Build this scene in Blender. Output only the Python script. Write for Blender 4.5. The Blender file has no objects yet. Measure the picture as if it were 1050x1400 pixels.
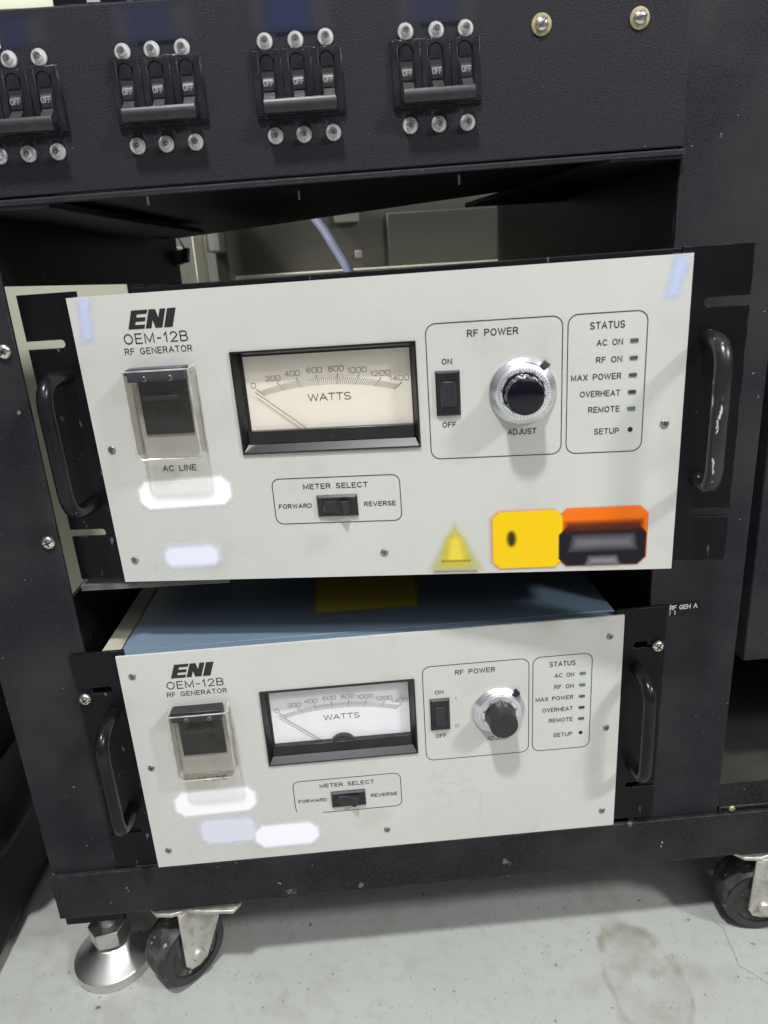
import bpy, math, random
from math import pi, sin, cos, radians
from mathutils import Matrix, Vector, Euler

random.seed(7)
S = bpy.context.scene
COL = S.collection

# ------------------------------------------------------------------ camera, world, lamps, exposure
cam_d = bpy.data.cameras.new('Camera')
cam = bpy.data.objects.new('Camera', cam_d)
COL.objects.link(cam)
S.camera = cam
cam_d.sensor_fit = 'VERTICAL'
cam_d.sensor_height = 36.0
cam_d.lens = 955.519 / 1400.0 * 36.0
cam_d.clip_start = 0.01
cam_d.clip_end = 60.0
R = ((0.9964309, -0.0593658, -0.0600094),
     (-0.0757284, -0.3146204, -0.9461920),
     (0.0372912, 0.9473593, -0.3179932))           # rows: right, down, forward
M = Matrix(((R[0][0], -R[1][0], -R[2][0], 0.198066),
            (R[0][1], -R[1][1], -R[2][1], -0.495590),
            (R[0][2], -R[1][2], -R[2][2], 0.479523),
            (0, 0, 0, 1)))
cam.matrix_world = M
cam_d.dof.use_dof = True
cam_d.dof.focus_distance = 0.54
cam_d.dof.aperture_fstop = 9.5

W = bpy.data.worlds.new('World')
S.world = W
W.use_nodes = True
wn = W.node_tree.nodes
wl = W.node_tree.links
wn.clear()
w_out = wn.new('ShaderNodeOutputWorld')
w_bg = wn.new('ShaderNodeBackground')
w_tc = wn.new('ShaderNodeTexCoord')
w_sep = wn.new('ShaderNodeSeparateXYZ')
w_ramp = wn.new('ShaderNodeValToRGB')
w_map = wn.new('ShaderNodeMapRange')
w_map.inputs['From Min'].default_value = -1
w_map.inputs['From Max'].default_value = 1
wl.new(w_tc.outputs['Generated'], w_sep.inputs[0])
wl.new(w_sep.outputs['Z'], w_map.inputs['Value'])
wl.new(w_map.outputs[0], w_ramp.inputs[0])
wl.new(w_ramp.outputs[0], w_bg.inputs['Color'])
wl.new(w_bg.outputs[0], w_out.inputs[0])
cr = w_ramp.color_ramp
cr.elements[0].position = 0.0
cr.elements[0].color = (0.13, 0.12, 0.135, 1)
cr.elements[1].position = 1.0
cr.elements[1].color = (1.0, 1.0, 1.04, 1)
e = cr.elements.new(0.5)
e.color = (0.225, 0.215, 0.245, 1)
w_bg.inputs['Strength'].default_value = 0.50


def area(name, loc, size, size_y, power, color=(0.99, 0.985, 0.99), rz=0.0):
    d = bpy.data.lights.new(name, 'AREA')
    d.shape = 'RECTANGLE'
    d.size = size
    d.size_y = size_y
    d.energy = power
    d.color = color
    o = bpy.data.objects.new(name, d)
    COL.objects.link(o)
    o.location = loc
    o.rotation_euler = (0, 0, rz)
    return o


area('ceiling_or_fill_lamp', (-0.03, -1.0, 2.60), 0.16, 0.16, 77, (0.985, 0.99, 1.0))
area('ceiling_or_fill_lamp', (2.67, -1.88, 2.60), 0.46, 0.40, 132)
area('ceiling_or_fill_lamp', (0.9, -2.9, 2.70), 2.6, 1.6, 26)  # broad lamp added in front as fill light, no known fixture
area('ceiling_or_fill_lamp', (-1.6, 0.9, 2.60), 0.60, 0.60, 210)

S.view_settings.view_transform = 'Standard'
S.view_settings.look = 'None'
S.view_settings.exposure = 0.0
S.view_settings.gamma = 1.0
S.view_settings.use_curve_mapping = False
S.render.engine = 'CYCLES'
S.cycles.max_bounces = 8
S.cycles.transparent_max_bounces = 16
S.cycles.use_denoising = True


# ------------------------------------------------------------------ materials
def nt(m):
    m.use_nodes = True
    n = m.node_tree.nodes
    return n, m.node_tree.links, n['Principled BSDF']


def rgba(c):
    return (c[0], c[1], c[2], 1.0)


def mat(name, color, rough=0.5, metal=0.0, var=None, bump=None, specks=(), spec=0.5, rvar=None, coat=0.0, stretch=None, aniso=0.0):
    """var=(colour2, scale, lo, hi); bump=(scale, strength, distance); specks: list of (colour, scale, threshold, stretch)"""
    m = bpy.data.materials.new(name)
    n, l, b = nt(m)
    b.inputs['Roughness'].default_value = rough
    b.inputs['Metallic'].default_value = metal
    b.inputs['Specular IOR Level'].default_value = spec
    b.inputs['Coat Weight'].default_value = coat
    b.inputs['Anisotropic'].default_value = aniso
    b.inputs['Base Color'].default_value = rgba(color)
    tc = n.new('ShaderNodeTexCoord')
    cur = None
    if var:
        vs = var if isinstance(var, list) else [var]
        for v in vs:
            no = n.new('ShaderNodeTexNoise')
            no.inputs['Scale'].default_value = v[1]
            no.inputs['Detail'].default_value = 4
            if len(v) > 4:
                mp = n.new('ShaderNodeMapping')
                mp.inputs['Scale'].default_value = v[4]
                l.new(tc.outputs['Object'], mp.inputs[0])
                l.new(mp.outputs[0], no.inputs['Vector'])
            else:
                l.new(tc.outputs['Object'], no.inputs['Vector'])
            mr = n.new('ShaderNodeMapRange')
            mr.inputs['From Min'].default_value = v[2]
            mr.inputs['From Max'].default_value = v[3]
            l.new(no.outputs['Fac'], mr.inputs['Value'])
            mx = n.new('ShaderNodeMix')
            mx.data_type = 'RGBA'
            l.new(mr.outputs[0], mx.inputs[0])
            if cur is None:
                mx.inputs[6].default_value = rgba(color)
            else:
                l.new(cur, mx.inputs[6])
            mx.inputs[7].default_value = rgba(v[0])
            cur = mx.outputs[2]
    for s in specks:
        no = n.new('ShaderNodeTexNoise')
        no.inputs['Scale'].default_value = s[1]
        no.inputs['Detail'].default_value = 3
        mp = n.new('ShaderNodeMapping')
        if len(s) > 3:
            mp.inputs['Scale'].default_value = s[3]
        mp.inputs['Location'].default_value = (random.uniform(0, 9), random.uniform(0, 9), random.uniform(0, 9))
        l.new(tc.outputs['Object'], mp.inputs[0])
        l.new(mp.outputs[0], no.inputs['Vector'])
        mr = n.new('ShaderNodeMapRange')
        mr.inputs['From Min'].default_value = s[2]
        mr.inputs['From Max'].default_value = s[2] + 0.03
        l.new(no.outputs['Fac'], mr.inputs['Value'])
        mx = n.new('ShaderNodeMix')
        mx.data_type = 'RGBA'
        l.new(mr.outputs[0], mx.inputs[0])
        if cur is None:
            mx.inputs[6].default_value = rgba(color)
        else:
            l.new(cur, mx.inputs[6])
        mx.inputs[7].default_value = rgba(s[0])
        cur = mx.outputs[2]
    if cur is not None:
        l.new(cur, b.inputs['Base Color'])
    if rvar:
        no = n.new('ShaderNodeTexNoise')
        no.inputs['Scale'].default_value = rvar[0]
        no.inputs['Detail'].default_value = 5
        l.new(tc.outputs['Object'], no.inputs['Vector'])
        mr = n.new('ShaderNodeMapRange')
        mr.inputs['From Min'].default_value = 0.3
        mr.inputs['From Max'].default_value = 0.7
        mr.inputs['To Min'].default_value = rvar[1]
        mr.inputs['To Max'].default_value = rvar[2]
        l.new(no.outputs['Fac'], mr.inputs['Value'])
        l.new(mr.outputs[0], b.inputs['Roughness'])
    if bump:
        no = n.new('ShaderNodeTexNoise')
        no.inputs['Scale'].default_value = bump[0]
        no.inputs['Detail'].default_value = 2
        if stretch:
            mp = n.new('ShaderNodeMapping')
            mp.inputs['Scale'].default_value = stretch
            l.new(tc.outputs['Object'], mp.inputs[0])
            l.new(mp.outputs[0], no.inputs['Vector'])
        else:
            l.new(tc.outputs['Object'], no.inputs['Vector'])
        bp = n.new('ShaderNodeBump')
        bp.inputs['Strength'].default_value = bump[1]
        bp.inputs['Distance'].default_value = bump[2]
        l.new(no.outputs['Fac'], bp.inputs['Height'])
        l.new(bp.outputs[0], b.inputs['Normal'])
    return m


def wear(m, color, radius=0.0011, scale=90, lo=0.42, hi=0.66, amount=0.8):
    """paint rubbed away along the sharp edges"""
    n, l, b = nt(m)
    bv = n.new('ShaderNodeBevel')
    bv.samples = 4
    bv.inputs['Radius'].default_value = radius
    ge = n.new('ShaderNodeNewGeometry')
    dt = n.new('ShaderNodeVectorMath')
    dt.operation = 'DOT_PRODUCT'
    l.new(bv.outputs[0], dt.inputs[0])
    l.new(ge.outputs['Normal'], dt.inputs[1])
    mr = n.new('ShaderNodeMapRange')
    mr.inputs['From Min'].default_value = 0.995
    mr.inputs['From Max'].default_value = 0.86
    l.new(dt.outputs['Value'], mr.inputs['Value'])
    tc = n.new('ShaderNodeTexCoord')
    no = n.new('ShaderNodeTexNoise')
    no.inputs['Scale'].default_value = scale
    no.inputs['Detail'].default_value = 5
    l.new(tc.outputs['Object'], no.inputs['Vector'])
    nr = n.new('ShaderNodeMapRange')
    nr.inputs['From Min'].default_value = lo
    nr.inputs['From Max'].default_value = hi
    nr.inputs['To Max'].default_value = amount
    l.new(no.outputs['Fac'], nr.inputs['Value'])
    mu = n.new('ShaderNodeMath')
    mu.operation = 'MULTIPLY'
    l.new(mr.outputs[0], mu.inputs[0])
    l.new(nr.outputs[0], mu.inputs[1])
    mx = n.new('ShaderNodeMix')
    mx.data_type = 'RGBA'
    l.new(mu.outputs[0], mx.inputs[0])
    l.new(b.inputs['Base Color'].links[0].from_socket, mx.inputs[6])
    mx.inputs[7].default_value = rgba(color)
    l.new(mx.outputs[2], b.inputs['Base Color'])


def clear_mat(name, tint, gloss_rough=0.04, haze=0.06, haze_col=(0.8, 0.78, 0.72), gain=1.0):
    """clear plastic sheet: tinted see-through, fresnel gloss, a little milky scatter"""
    m = bpy.data.materials.new(name)
    m.use_nodes = True
    n, l = m.node_tree.nodes, m.node_tree.links
    n.clear()
    out = n.new('ShaderNodeOutputMaterial')
    tr = n.new('ShaderNodeBsdfTransparent')
    tr.inputs['Color'].default_value = rgba(tint)
    df = n.new('ShaderNodeBsdfDiffuse')
    df.inputs['Color'].default_value = rgba(haze_col)
    gl = n.new('ShaderNodeBsdfGlossy')
    gl.inputs['Roughness'].default_value = gloss_rough
    fc = n.new('ShaderNodeLayerWeight')
    fc.inputs['Blend'].default_value = 0.5
    pw = n.new('ShaderNodeMath')
    pw.operation = 'POWER'
    pw.inputs[1].default_value = 5.0
    l.new(fc.outputs['Facing'], pw.inputs[0])
    lw = n.new('ShaderNodeMath')
    lw.operation = 'MULTIPLY_ADD'
    lw.inputs[1].default_value = 0.95
    lw.inputs[2].default_value = 0.034
    l.new(pw.outputs[0], lw.inputs[0])
    mg = n.new('ShaderNodeMath')
    mg.operation = 'MULTIPLY'
    mg.inputs[1].default_value = gain
    tc = n.new('ShaderNodeTexCoord')
    no = n.new('ShaderNodeTexNoise')
    no.inputs['Scale'].default_value = 90
    no.inputs['Detail'].default_value = 5
    l.new(tc.outputs['Object'], no.inputs['Vector'])
    mr = n.new('ShaderNodeMapRange')
    mr.inputs['From Min'].default_value = 0.3
    mr.inputs['From Max'].default_value = 0.75
    mr.inputs['To Min'].default_value = haze * 0.5
    mr.inputs['To Max'].default_value = haze * 1.8
    l.new(no.outputs['Fac'], mr.inputs['Value'])
    m1 = n.new('ShaderNodeMixShader')
    m2 = n.new('ShaderNodeMixShader')
    l.new(mr.outputs[0], m1.inputs[0])
    l.new(tr.outputs[0], m1.inputs[1])
    l.new(df.outputs[0], m1.inputs[2])
    l.new(lw.outputs[0], mg.inputs[0])
    l.new(mg.outputs[0], m2.inputs[0])
    l.new(m1.outputs[0], m2.inputs[1])
    l.new(gl.outputs[0], m2.inputs[2])
    l.new(m2.outputs[0], out.inputs['Surface'])
    return m


def print_mat(name, rough=0.35):
    """printed film: colour and coverage from the mesh's own colour attribute"""
    m = bpy.data.materials.new(name)
    n, l, b = nt(m)
    a = n.new('ShaderNodeAttribute')
    a.attribute_name = 'ink'
    b.inputs['Roughness'].default_value = rough
    b.inputs['Specular IOR Level'].default_value = 0.18
    l.new(a.outputs['Color'], b.inputs['Base Color'])
    l.new(a.outputs['Alpha'], b.inputs['Alpha'])
    return m


M_PANEL_T = mat('grey_textured_paint', (0.498, 0.503, 0.470), 0.42, var=[((0.535, 0.538, 0.504), 9, 0.35, 0.7), ((0.43, 0.43, 0.39), 21, 0.57, 0.90), ((0.40, 0.40, 0.37), 60, 0.66, 0.95, (1, 1, 0.4))],
                bump=(900, 0.35, 0.0004), specks=[((0.25, 0.24, 0.22), 240, 0.775)])
M_PANEL_S = mat('grey_smooth_paint', (0.510, 0.513, 0.482), 0.36, var=[((0.545, 0.545, 0.514), 8, 0.35, 0.7), ((0.44, 0.425, 0.365), 17, 0.56, 0.92), ((0.40, 0.39, 0.35), 55, 0.66, 0.95, (1, 1, 0.4))],
                bump=(600, 0.10, 0.0003), specks=[((0.30, 0.28, 0.22), 170, 0.765)])
# faint brown tide lines on the lower panel
n_, l_, b_ = nt(M_PANEL_S)
tc_ = n_.new('ShaderNodeTexCoord')
no_ = n_.new('ShaderNodeTexNoise')
no_.inputs['Scale'].default_value = 28
no_.inputs['Detail'].default_value = 3
l_.new(tc_.outputs['Object'], no_.inputs['Vector'])
pp = n_.new('ShaderNodeMath'); pp.operation = 'SUBTRACT'; pp.inputs[1].default_value = 0.5
l_.new(no_.outputs['Fac'], pp.inputs[0])
ab = n_.new('ShaderNodeMath'); ab.operation = 'ABSOLUTE'
l_.new(pp.outputs[0], ab.inputs[0])
ln = n_.new('ShaderNodeMapRange')
ln.inputs['From Min'].default_value = 0.0
ln.inputs['From Max'].default_value = 0.030
ln.inputs['To Min'].default_value = 1.0
ln.inputs['To Max'].default_value = 0.0
l_.new(ab.outputs[0], ln.inputs['Value'])
vd = n_.new('ShaderNodeVectorMath'); vd.operation = 'DISTANCE'
vd.inputs[1].default_value = (0.272, 0.0, 0.045)
l_.new(tc_.outputs['Object'], vd.inputs[0])
rg = n_.new('ShaderNodeMapRange')
rg.inputs['From Min'].default_value = 0.055
rg.inputs['From Max'].default_value = 0.025
rg.inputs['To Min'].default_value = 0.0
rg.inputs['To Max'].default_value = 0.20
l_.new(vd.outputs['Value'], rg.inputs['Value'])
mu = n_.new('ShaderNodeMath'); mu.operation = 'MULTIPLY'
l_.new(ln.outputs[0], mu.inputs[0]); l_.new(rg.outputs[0], mu.inputs[1])
mx_ = n_.new('ShaderNodeMix'); mx_.data_type = 'RGBA'
src_ = b_.inputs['Base Color'].links[0].from_socket
l_.new(mu.outputs[0], mx_.inputs[0]); l_.new(src_, mx_.inputs[6])
mx_.inputs[7].default_value = (0.36, 0.31, 0.22, 1)
l_.new(mx_.outputs[2], b_.inputs['Base Color'])

M_INK = mat('black_ink', (0.012, 0.012, 0.014), 0.5)
M_BLK_TEX = mat('black_wrinkle_paint', (0.0105, 0.0100, 0.0142), 0.52, var=[((0.029, 0.0275, 0.036), 900, 0.40, 0.72), ((0.018, 0.0175, 0.021), 14, 0.35, 0.7)],
                bump=(1100, 0.75, 0.0006), specks=[((0.16, 0.16, 0.17), 420, 0.745), ((0.20, 0.20, 0.20), 75, 0.775)], spec=0.16)
M_BLK_FRAME = mat('black_frame_paint', (0.0095, 0.0092, 0.0122), 0.52, var=[((0.025, 0.0242, 0.031), 850, 0.40, 0.75), ((0.030, 0.029, 0.031), 11, 0.40, 0.7)],
                  bump=(900, 0.5, 0.0005), specks=[((0.18, 0.18, 0.18), 230, 0.75), ((0.30, 0.30, 0.29), 85, 0.79)], spec=0.15)
M_BLK_BEAM = mat('black_worn_beam_paint', (0.0075, 0.0074, 0.0088), 0.50, var=[((0.028, 0.0275, 0.030), 14, 0.46, 0.78), ((0.026, 0.026, 0.028), 700, 0.40, 0.75)],
                 bump=(500, 0.3, 0.0005), specks=[((0.30, 0.30, 0.28), 120, 0.745), ((0.11, 0.11, 0.11), 45, 0.70), ((0.45, 0.45, 0.43), 60, 0.79)], spec=0.15)
M_BLK_EAR = mat('black_satin_paint', (0.0035, 0.0035, 0.0045), 0.38, var=[((0.008, 0.008, 0.01), 12, 0.4, 0.7)],
                bump=(600, 0.15, 0.0003), specks=[((0.09, 0.09, 0.10), 210, 0.69, (1, 1, 0.35)), ((0.10, 0.10, 0.11), 60, 0.73, (3.0, 1, 0.5))], spec=0.15)
M_HANDLE = mat('black_handle_enamel', (0.004, 0.004, 0.005), 0.24, var=[((0.010, 0.010, 0.012), 40, 0.4, 0.7)], specks=[((0.22, 0.22, 0.22), 130, 0.775)], spec=0.25)
M_HANDLE_CHIP = mat('chipped_handle_enamel', (0.006, 0.006, 0.007), 0.30, var=[((0.018, 0.018, 0.020), 40, 0.4, 0.7)],
                    specks=[((0.035, 0.012, 0.012), 90, 0.64, (1, 1, 0.4)), ((0.50, 0.50, 0.48), 190, 0.665, (1.2, 1.2, 0.35))])
M_BLK_PLASTIC = mat('black_plastic', (0.006, 0.006, 0.007), 0.28, var=[((0.012, 0.012, 0.014), 60, 0.4, 0.7)])
M_BLK_MATTE = mat('matte_black_plastic', (0.012, 0.012, 0.014), 0.40, var=[((0.022, 0.022, 0.025), 150, 0.4, 0.7)], bump=(1500, 0.2, 0.0002))
M_BLK_PIT = mat('dark_recess', (0.004, 0.004, 0.005), 0.6)
M_BREAKER = mat('breaker_moulding', (0.009, 0.009, 0.012), 0.22, var=[((0.018, 0.018, 0.024), 70, 0.4, 0.7)], specks=[((0.10, 0.10, 0.12), 230, 0.735), ((0.07, 0.07, 0.08), 90, 0.70, (1, 1, 0.3))])
M_TOGGLE = mat('toggle_grey_black', (0.022, 0.022, 0.024), 0.36, var=[((0.040, 0.040, 0.042), 120, 0.4, 0.7)])
M_SCREW = mat('nickel_screw', (0.62, 0.60, 0.55), 0.24, 0.95, var=[((0.40, 0.38, 0.33), 260, 0.45, 0.75)])
M_SCREW_D = mat('dull_screw', (0.33, 0.33, 0.31), 0.34, 0.9, var=[((0.20, 0.20, 0.18), 260, 0.45, 0.75)])
M_BRASS = mat('yellowed_washer', (0.45, 0.40, 0.25), 0.4, 0.55, var=[((0.30, 0.26, 0.15), 300, 0.4, 0.7)])
M_SLOT = mat('drive_recess', (0.03, 0.03, 0.028), 0.6)
M_ALU = mat('spun_aluminium', (0.82, 0.82, 0.85), 0.27, 0.94, spec=0.5)
M_ALU_RING = mat('satin_aluminium', (0.76, 0.76, 0.80), 0.40, 0.85)
M_CAP_GLOSS = mat('glossy_black_cap', (0.004, 0.004, 0.008), 0.10, spec=0.35)
M_CAP_MATTE = mat('satin_black_cap', (0.012, 0.012, 0.012), 0.33, var=[((0.020, 0.020, 0.020), 130, 0.4, 0.7)])
M_CREAM = mat('cream_dial', (0.80, 0.75, 0.66), 0.6, var=[((0.74, 0.68, 0.58), 40, 0.4, 0.8)])
M_DIAL_GLARE = mat('dial_with_window_glare', (0.84, 0.84, 0.88), 0.6, var=[((0.78, 0.78, 0.82), 40, 0.4, 0.8)])  # whiter than the cream dial: the window's bluish reflection put into the colour
M_DIALINK = mat('dial_ink', (0.035, 0.032, 0.03), 0.6)
M_LED = mat('led_lens_grey_green', (0.060, 0.075, 0.070), 0.25)
M_LED_G = mat('led_lens_green', (0.085, 0.135, 0.105), 0.25)
M_LED_R = mat('led_lens_dark_red', (0.065, 0.018, 0.024), 0.25)
M_LED_B = mat('led_lens_brown_grey', (0.062, 0.055, 0.055), 0.25)
M_CLEAR = clear_mat('clear_guard_plastic', (0.735, 0.715, 0.675), haze=0.012, haze_col=(0.62, 0.58, 0.52))
M_CLEAR_RIM = clear_mat('guard_edge_brightened', (0.78, 0.765, 0.72), gloss_rough=0.10, haze=0.36, haze_col=(0.80, 0.79, 0.75))  # pale diffuse haze stands in for light piped along the guard's edges
M_PANE = clear_mat('meter_window', (0.97, 0.965, 0.955), haze=0.01, gain=0.6)
M_INSUL = clear_mat('clear_insulator', (0.80, 0.80, 0.82), gloss_rough=0.10, haze=0.44, haze_col=(0.88, 0.88, 0.90), gain=1.4)
M_BLUE = mat('blue_grey_case_paint', (0.135, 0.190, 0.245), 0.36, var=[((0.118, 0.168, 0.220), 12, 0.4, 0.7)], bump=(700, 0.10, 0.0003), specks=[((0.4, 0.42, 0.45), 110, 0.775)])
M_PALE = mat('pale_olive_sheet', (0.42, 0.41, 0.32), 0.5, var=[((0.35, 0.34, 0.26), 15, 0.4, 0.7)])
M_CREAMCAB = mat('cream_cabinet_paint', (0.74, 0.74, 0.58), 0.5, var=[((0.68, 0.67, 0.52), 6, 0.4, 0.7)])
M_ZINC = mat('zinc_plate', (0.50, 0.49, 0.45), 0.44, 0.60, var=[((0.33, 0.31, 0.26), 70, 0.42, 0.70), ((0.58, 0.57, 0.52), 30, 0.5, 0.7), ((0.24, 0.21, 0.16), 160, 0.56, 0.8)], bump=(260, 0.15, 0.0004))
M_STEEL = mat('turned_steel', (0.62, 0.62, 0.60), 0.30, 0.95, var=[((0.55, 0.54, 0.52), 25, 0.4, 0.7)], rvar=(50, 0.27, 0.34), aniso=0.7)
M_RUBBER = mat('dusty_tread', (0.022, 0.022, 0.022), 0.62, var=[((0.12, 0.115, 0.10), 55, 0.45, 0.75)], specks=[((0.28, 0.27, 0.24), 160, 0.66)], bump=(300, 0.5, 0.001))
M_WHEEL = mat('black_wheel_plastic', (0.014, 0.014, 0.017), 0.28, var=[((0.030, 0.030, 0.034), 60, 0.45, 0.75)])
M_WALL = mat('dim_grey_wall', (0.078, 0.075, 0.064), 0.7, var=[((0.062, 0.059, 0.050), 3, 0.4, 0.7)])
M_GREYPL = mat('light_grey_plate', (0.27, 0.26, 0.24), 0.6, var=[((0.26, 0.25, 0.23), 12, 0.4, 0.7)])
M_HOSE = mat('blue_grey_hose', (0.24, 0.26, 0.36), 0.4, var=[((0.20, 0.22, 0.30), 30, 0.4, 0.7)])
M_FOIL = mat('shiny_black_film', (0.02, 0.02, 0.024), 0.12, bump=(45, 1.0, 0.02), stretch=(1, 1, 0.12))
M_DARK = mat('dark_machine_paint', (0.004, 0.004, 0.004), 0.5, var=[((0.009, 0.009, 0.008), 8, 0.4, 0.7)], spec=0.15)
M_WHITE_INK = mat('white_ink', (0.72, 0.72, 0.72), 0.5)
M_TOG_INK = mat('worn_white_ink', (0.30, 0.30, 0.31), 0.5)
M_PRINT = print_mat('printed_film', 0.33)
M_OLD_PRINT = print_mat('matte_printed_film', 0.5)

M_RAIL = mat('scuffed_rail_lightened', (0.085, 0.085, 0.088), 0.5, var=[((0.17, 0.17, 0.175), 45, 0.42, 0.7, (0.4, 1, 1))], specks=[((0.25, 0.25, 0.25), 110, 0.72)], spec=0.25)  # base lightened in place of light on the rail; the streaks are scuffs
M_PAN = mat('grimy_base_pan', (0.024, 0.023, 0.021), 0.55, var=[((0.045, 0.043, 0.038), 9, 0.4, 0.7)], spec=0.2)
wear(M_BLK_FRAME, (0.16, 0.16, 0.17))
wear(M_BLK_BEAM, (0.22, 0.22, 0.22), 0.0013, 70, 0.40, 0.68)
wear(M_BLK_EAR, (0.16, 0.16, 0.165), 0.0009, 110, 0.46, 0.68)
wear(M_BLK_TEX, (0.10, 0.10, 0.115), 0.0016, 60, 0.25, 0.60)
wear(M_PANEL_T, (0.72, 0.72, 0.70), 0.0006, 80, 0.30, 0.55, 0.9)
wear(M_PANEL_S, (0.72, 0.72, 0.70), 0.0006, 80, 0.30, 0.55, 0.9)

# floor: painted concrete with stains and cracks
M_FLOOR = mat('painted_concrete', (0.340, 0.355, 0.330), 0.46, var=[((0.370, 0.384, 0.360), 5, 0.35, 0.7), ((0.275, 0.275, 0.245), 24, 0.55, 0.85), ((0.30, 0.30, 0.275), 110, 0.5, 0.9)],
              specks=[((0.10, 0.10, 0.09), 75, 0.735), ((0.19, 0.185, 0.16), 170, 0.70), ((0.23, 0.225, 0.19), 420, 0.68), ((0.60, 0.60, 0.57), 95, 0.785)], bump=(120, 0.10, 0.001), rvar=(18, 0.36, 0.58))
n_, l_, b_ = nt(M_FLOOR)
tc_ = n_.new('ShaderNodeTexCoord')
no_ = n_.new('ShaderNodeTexNoise'); no_.inputs['Scale'].default_value = 22; no_.inputs['Detail'].default_value = 8
l_.new(tc_.outputs['Object'], no_.inputs['Vector'])
sb = n_.new('ShaderNodeVectorMath'); sb.operation = 'SUBTRACT'; sb.inputs[1].default_value = (0.5, 0.5, 0.5)
l_.new(no_.outputs['Color'], sb.inputs[0])
sc = n_.new('ShaderNodeVectorMath'); sc.operation = 'SCALE'; sc.inputs['Scale'].default_value = 0.05
l_.new(sb.outputs[0], sc.inputs[0])
ad = n_.new('ShaderNodeVectorMath'); ad.operation = 'ADD'
l_.new(tc_.outputs['Object'], ad.inputs[0]); l_.new(sc.outputs[0], ad.inputs[1])
src_ = b_.inputs['Base Color'].links[0].from_socket
no2 = n_.new('ShaderNodeTexNoise'); no2.inputs['Scale'].default_value = 40; no2.inputs['Detail'].default_value = 5
l_.new(tc_.outputs['Object'], no2.inputs['Vector'])
no2r = n_.new('ShaderNodeMapRange'); no2r.inputs['From Min'].default_value = 0.36; no2r.inputs['From Max'].default_value = 0.66
l_.new(no2.outputs['Fac'], no2r.inputs['Value'])
for (cx_, cy_, rx_, ry_, rim, amt, fill) in ((0.431, -0.004, 0.032, 0.030, 0.25, 0.55, 0.30), (0.429, -0.045, 0.035, 0.072, 0.12, 0.80, 0.24)):
    s2 = n_.new('ShaderNodeVectorMath'); s2.operation = 'SUBTRACT'; s2.inputs[1].default_value = (cx_, cy_, -0.15)
    l_.new(ad.outputs[0], s2.inputs[0])
    m2 = n_.new('ShaderNodeVectorMath'); m2.operation = 'MULTIPLY'; m2.inputs[1].default_value = (1 / rx_, 1 / ry_, 0)
    l_.new(s2.outputs[0], m2.inputs[0])
    le = n_.new('ShaderNodeVectorMath'); le.operation = 'LENGTH'
    l_.new(m2.outputs[0], le.inputs[0])
    rp = n_.new('ShaderNodeValToRGB')
    c_ = rp.color_ramp
    c_.elements[0].position = 0.0; c_.elements[0].color = (fill,) * 3 + (1,)
    c_.elements[1].position = 0.82; c_.elements[1].color = (0, 0, 0, 1)
    q = c_.elements.new(0.70 - rim); q.color = (fill,) * 3 + (1,)
    q = c_.elements.new(0.70); q.color = (amt,) * 3 + (1,)
    hl = n_.new('ShaderNodeMath'); hl.operation = 'MULTIPLY'; hl.inputs[1].default_value = 0.7
    l_.new(le.outputs['Value'], hl.inputs[0])
    l_.new(hl.outputs[0], rp.inputs[0])
    mm = n_.new('ShaderNodeMath'); mm.operation = 'MULTIPLY'
    l_.new(rp.outputs[0], mm.inputs[0]); l_.new(no2r.outputs[0], mm.inputs[1])
    mx_ = n_.new('ShaderNodeMix'); mx_.data_type = 'RGBA'
    l_.new(mm.outputs[0], mx_.inputs[0]); l_.new(src_, mx_.inputs[6])
    mx_.inputs[7].default_value = (0.185, 0.170, 0.120, 1)
    src_ = mx_.outputs[2]
l_.new(src_, b_.inputs['Base Color'])


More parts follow.
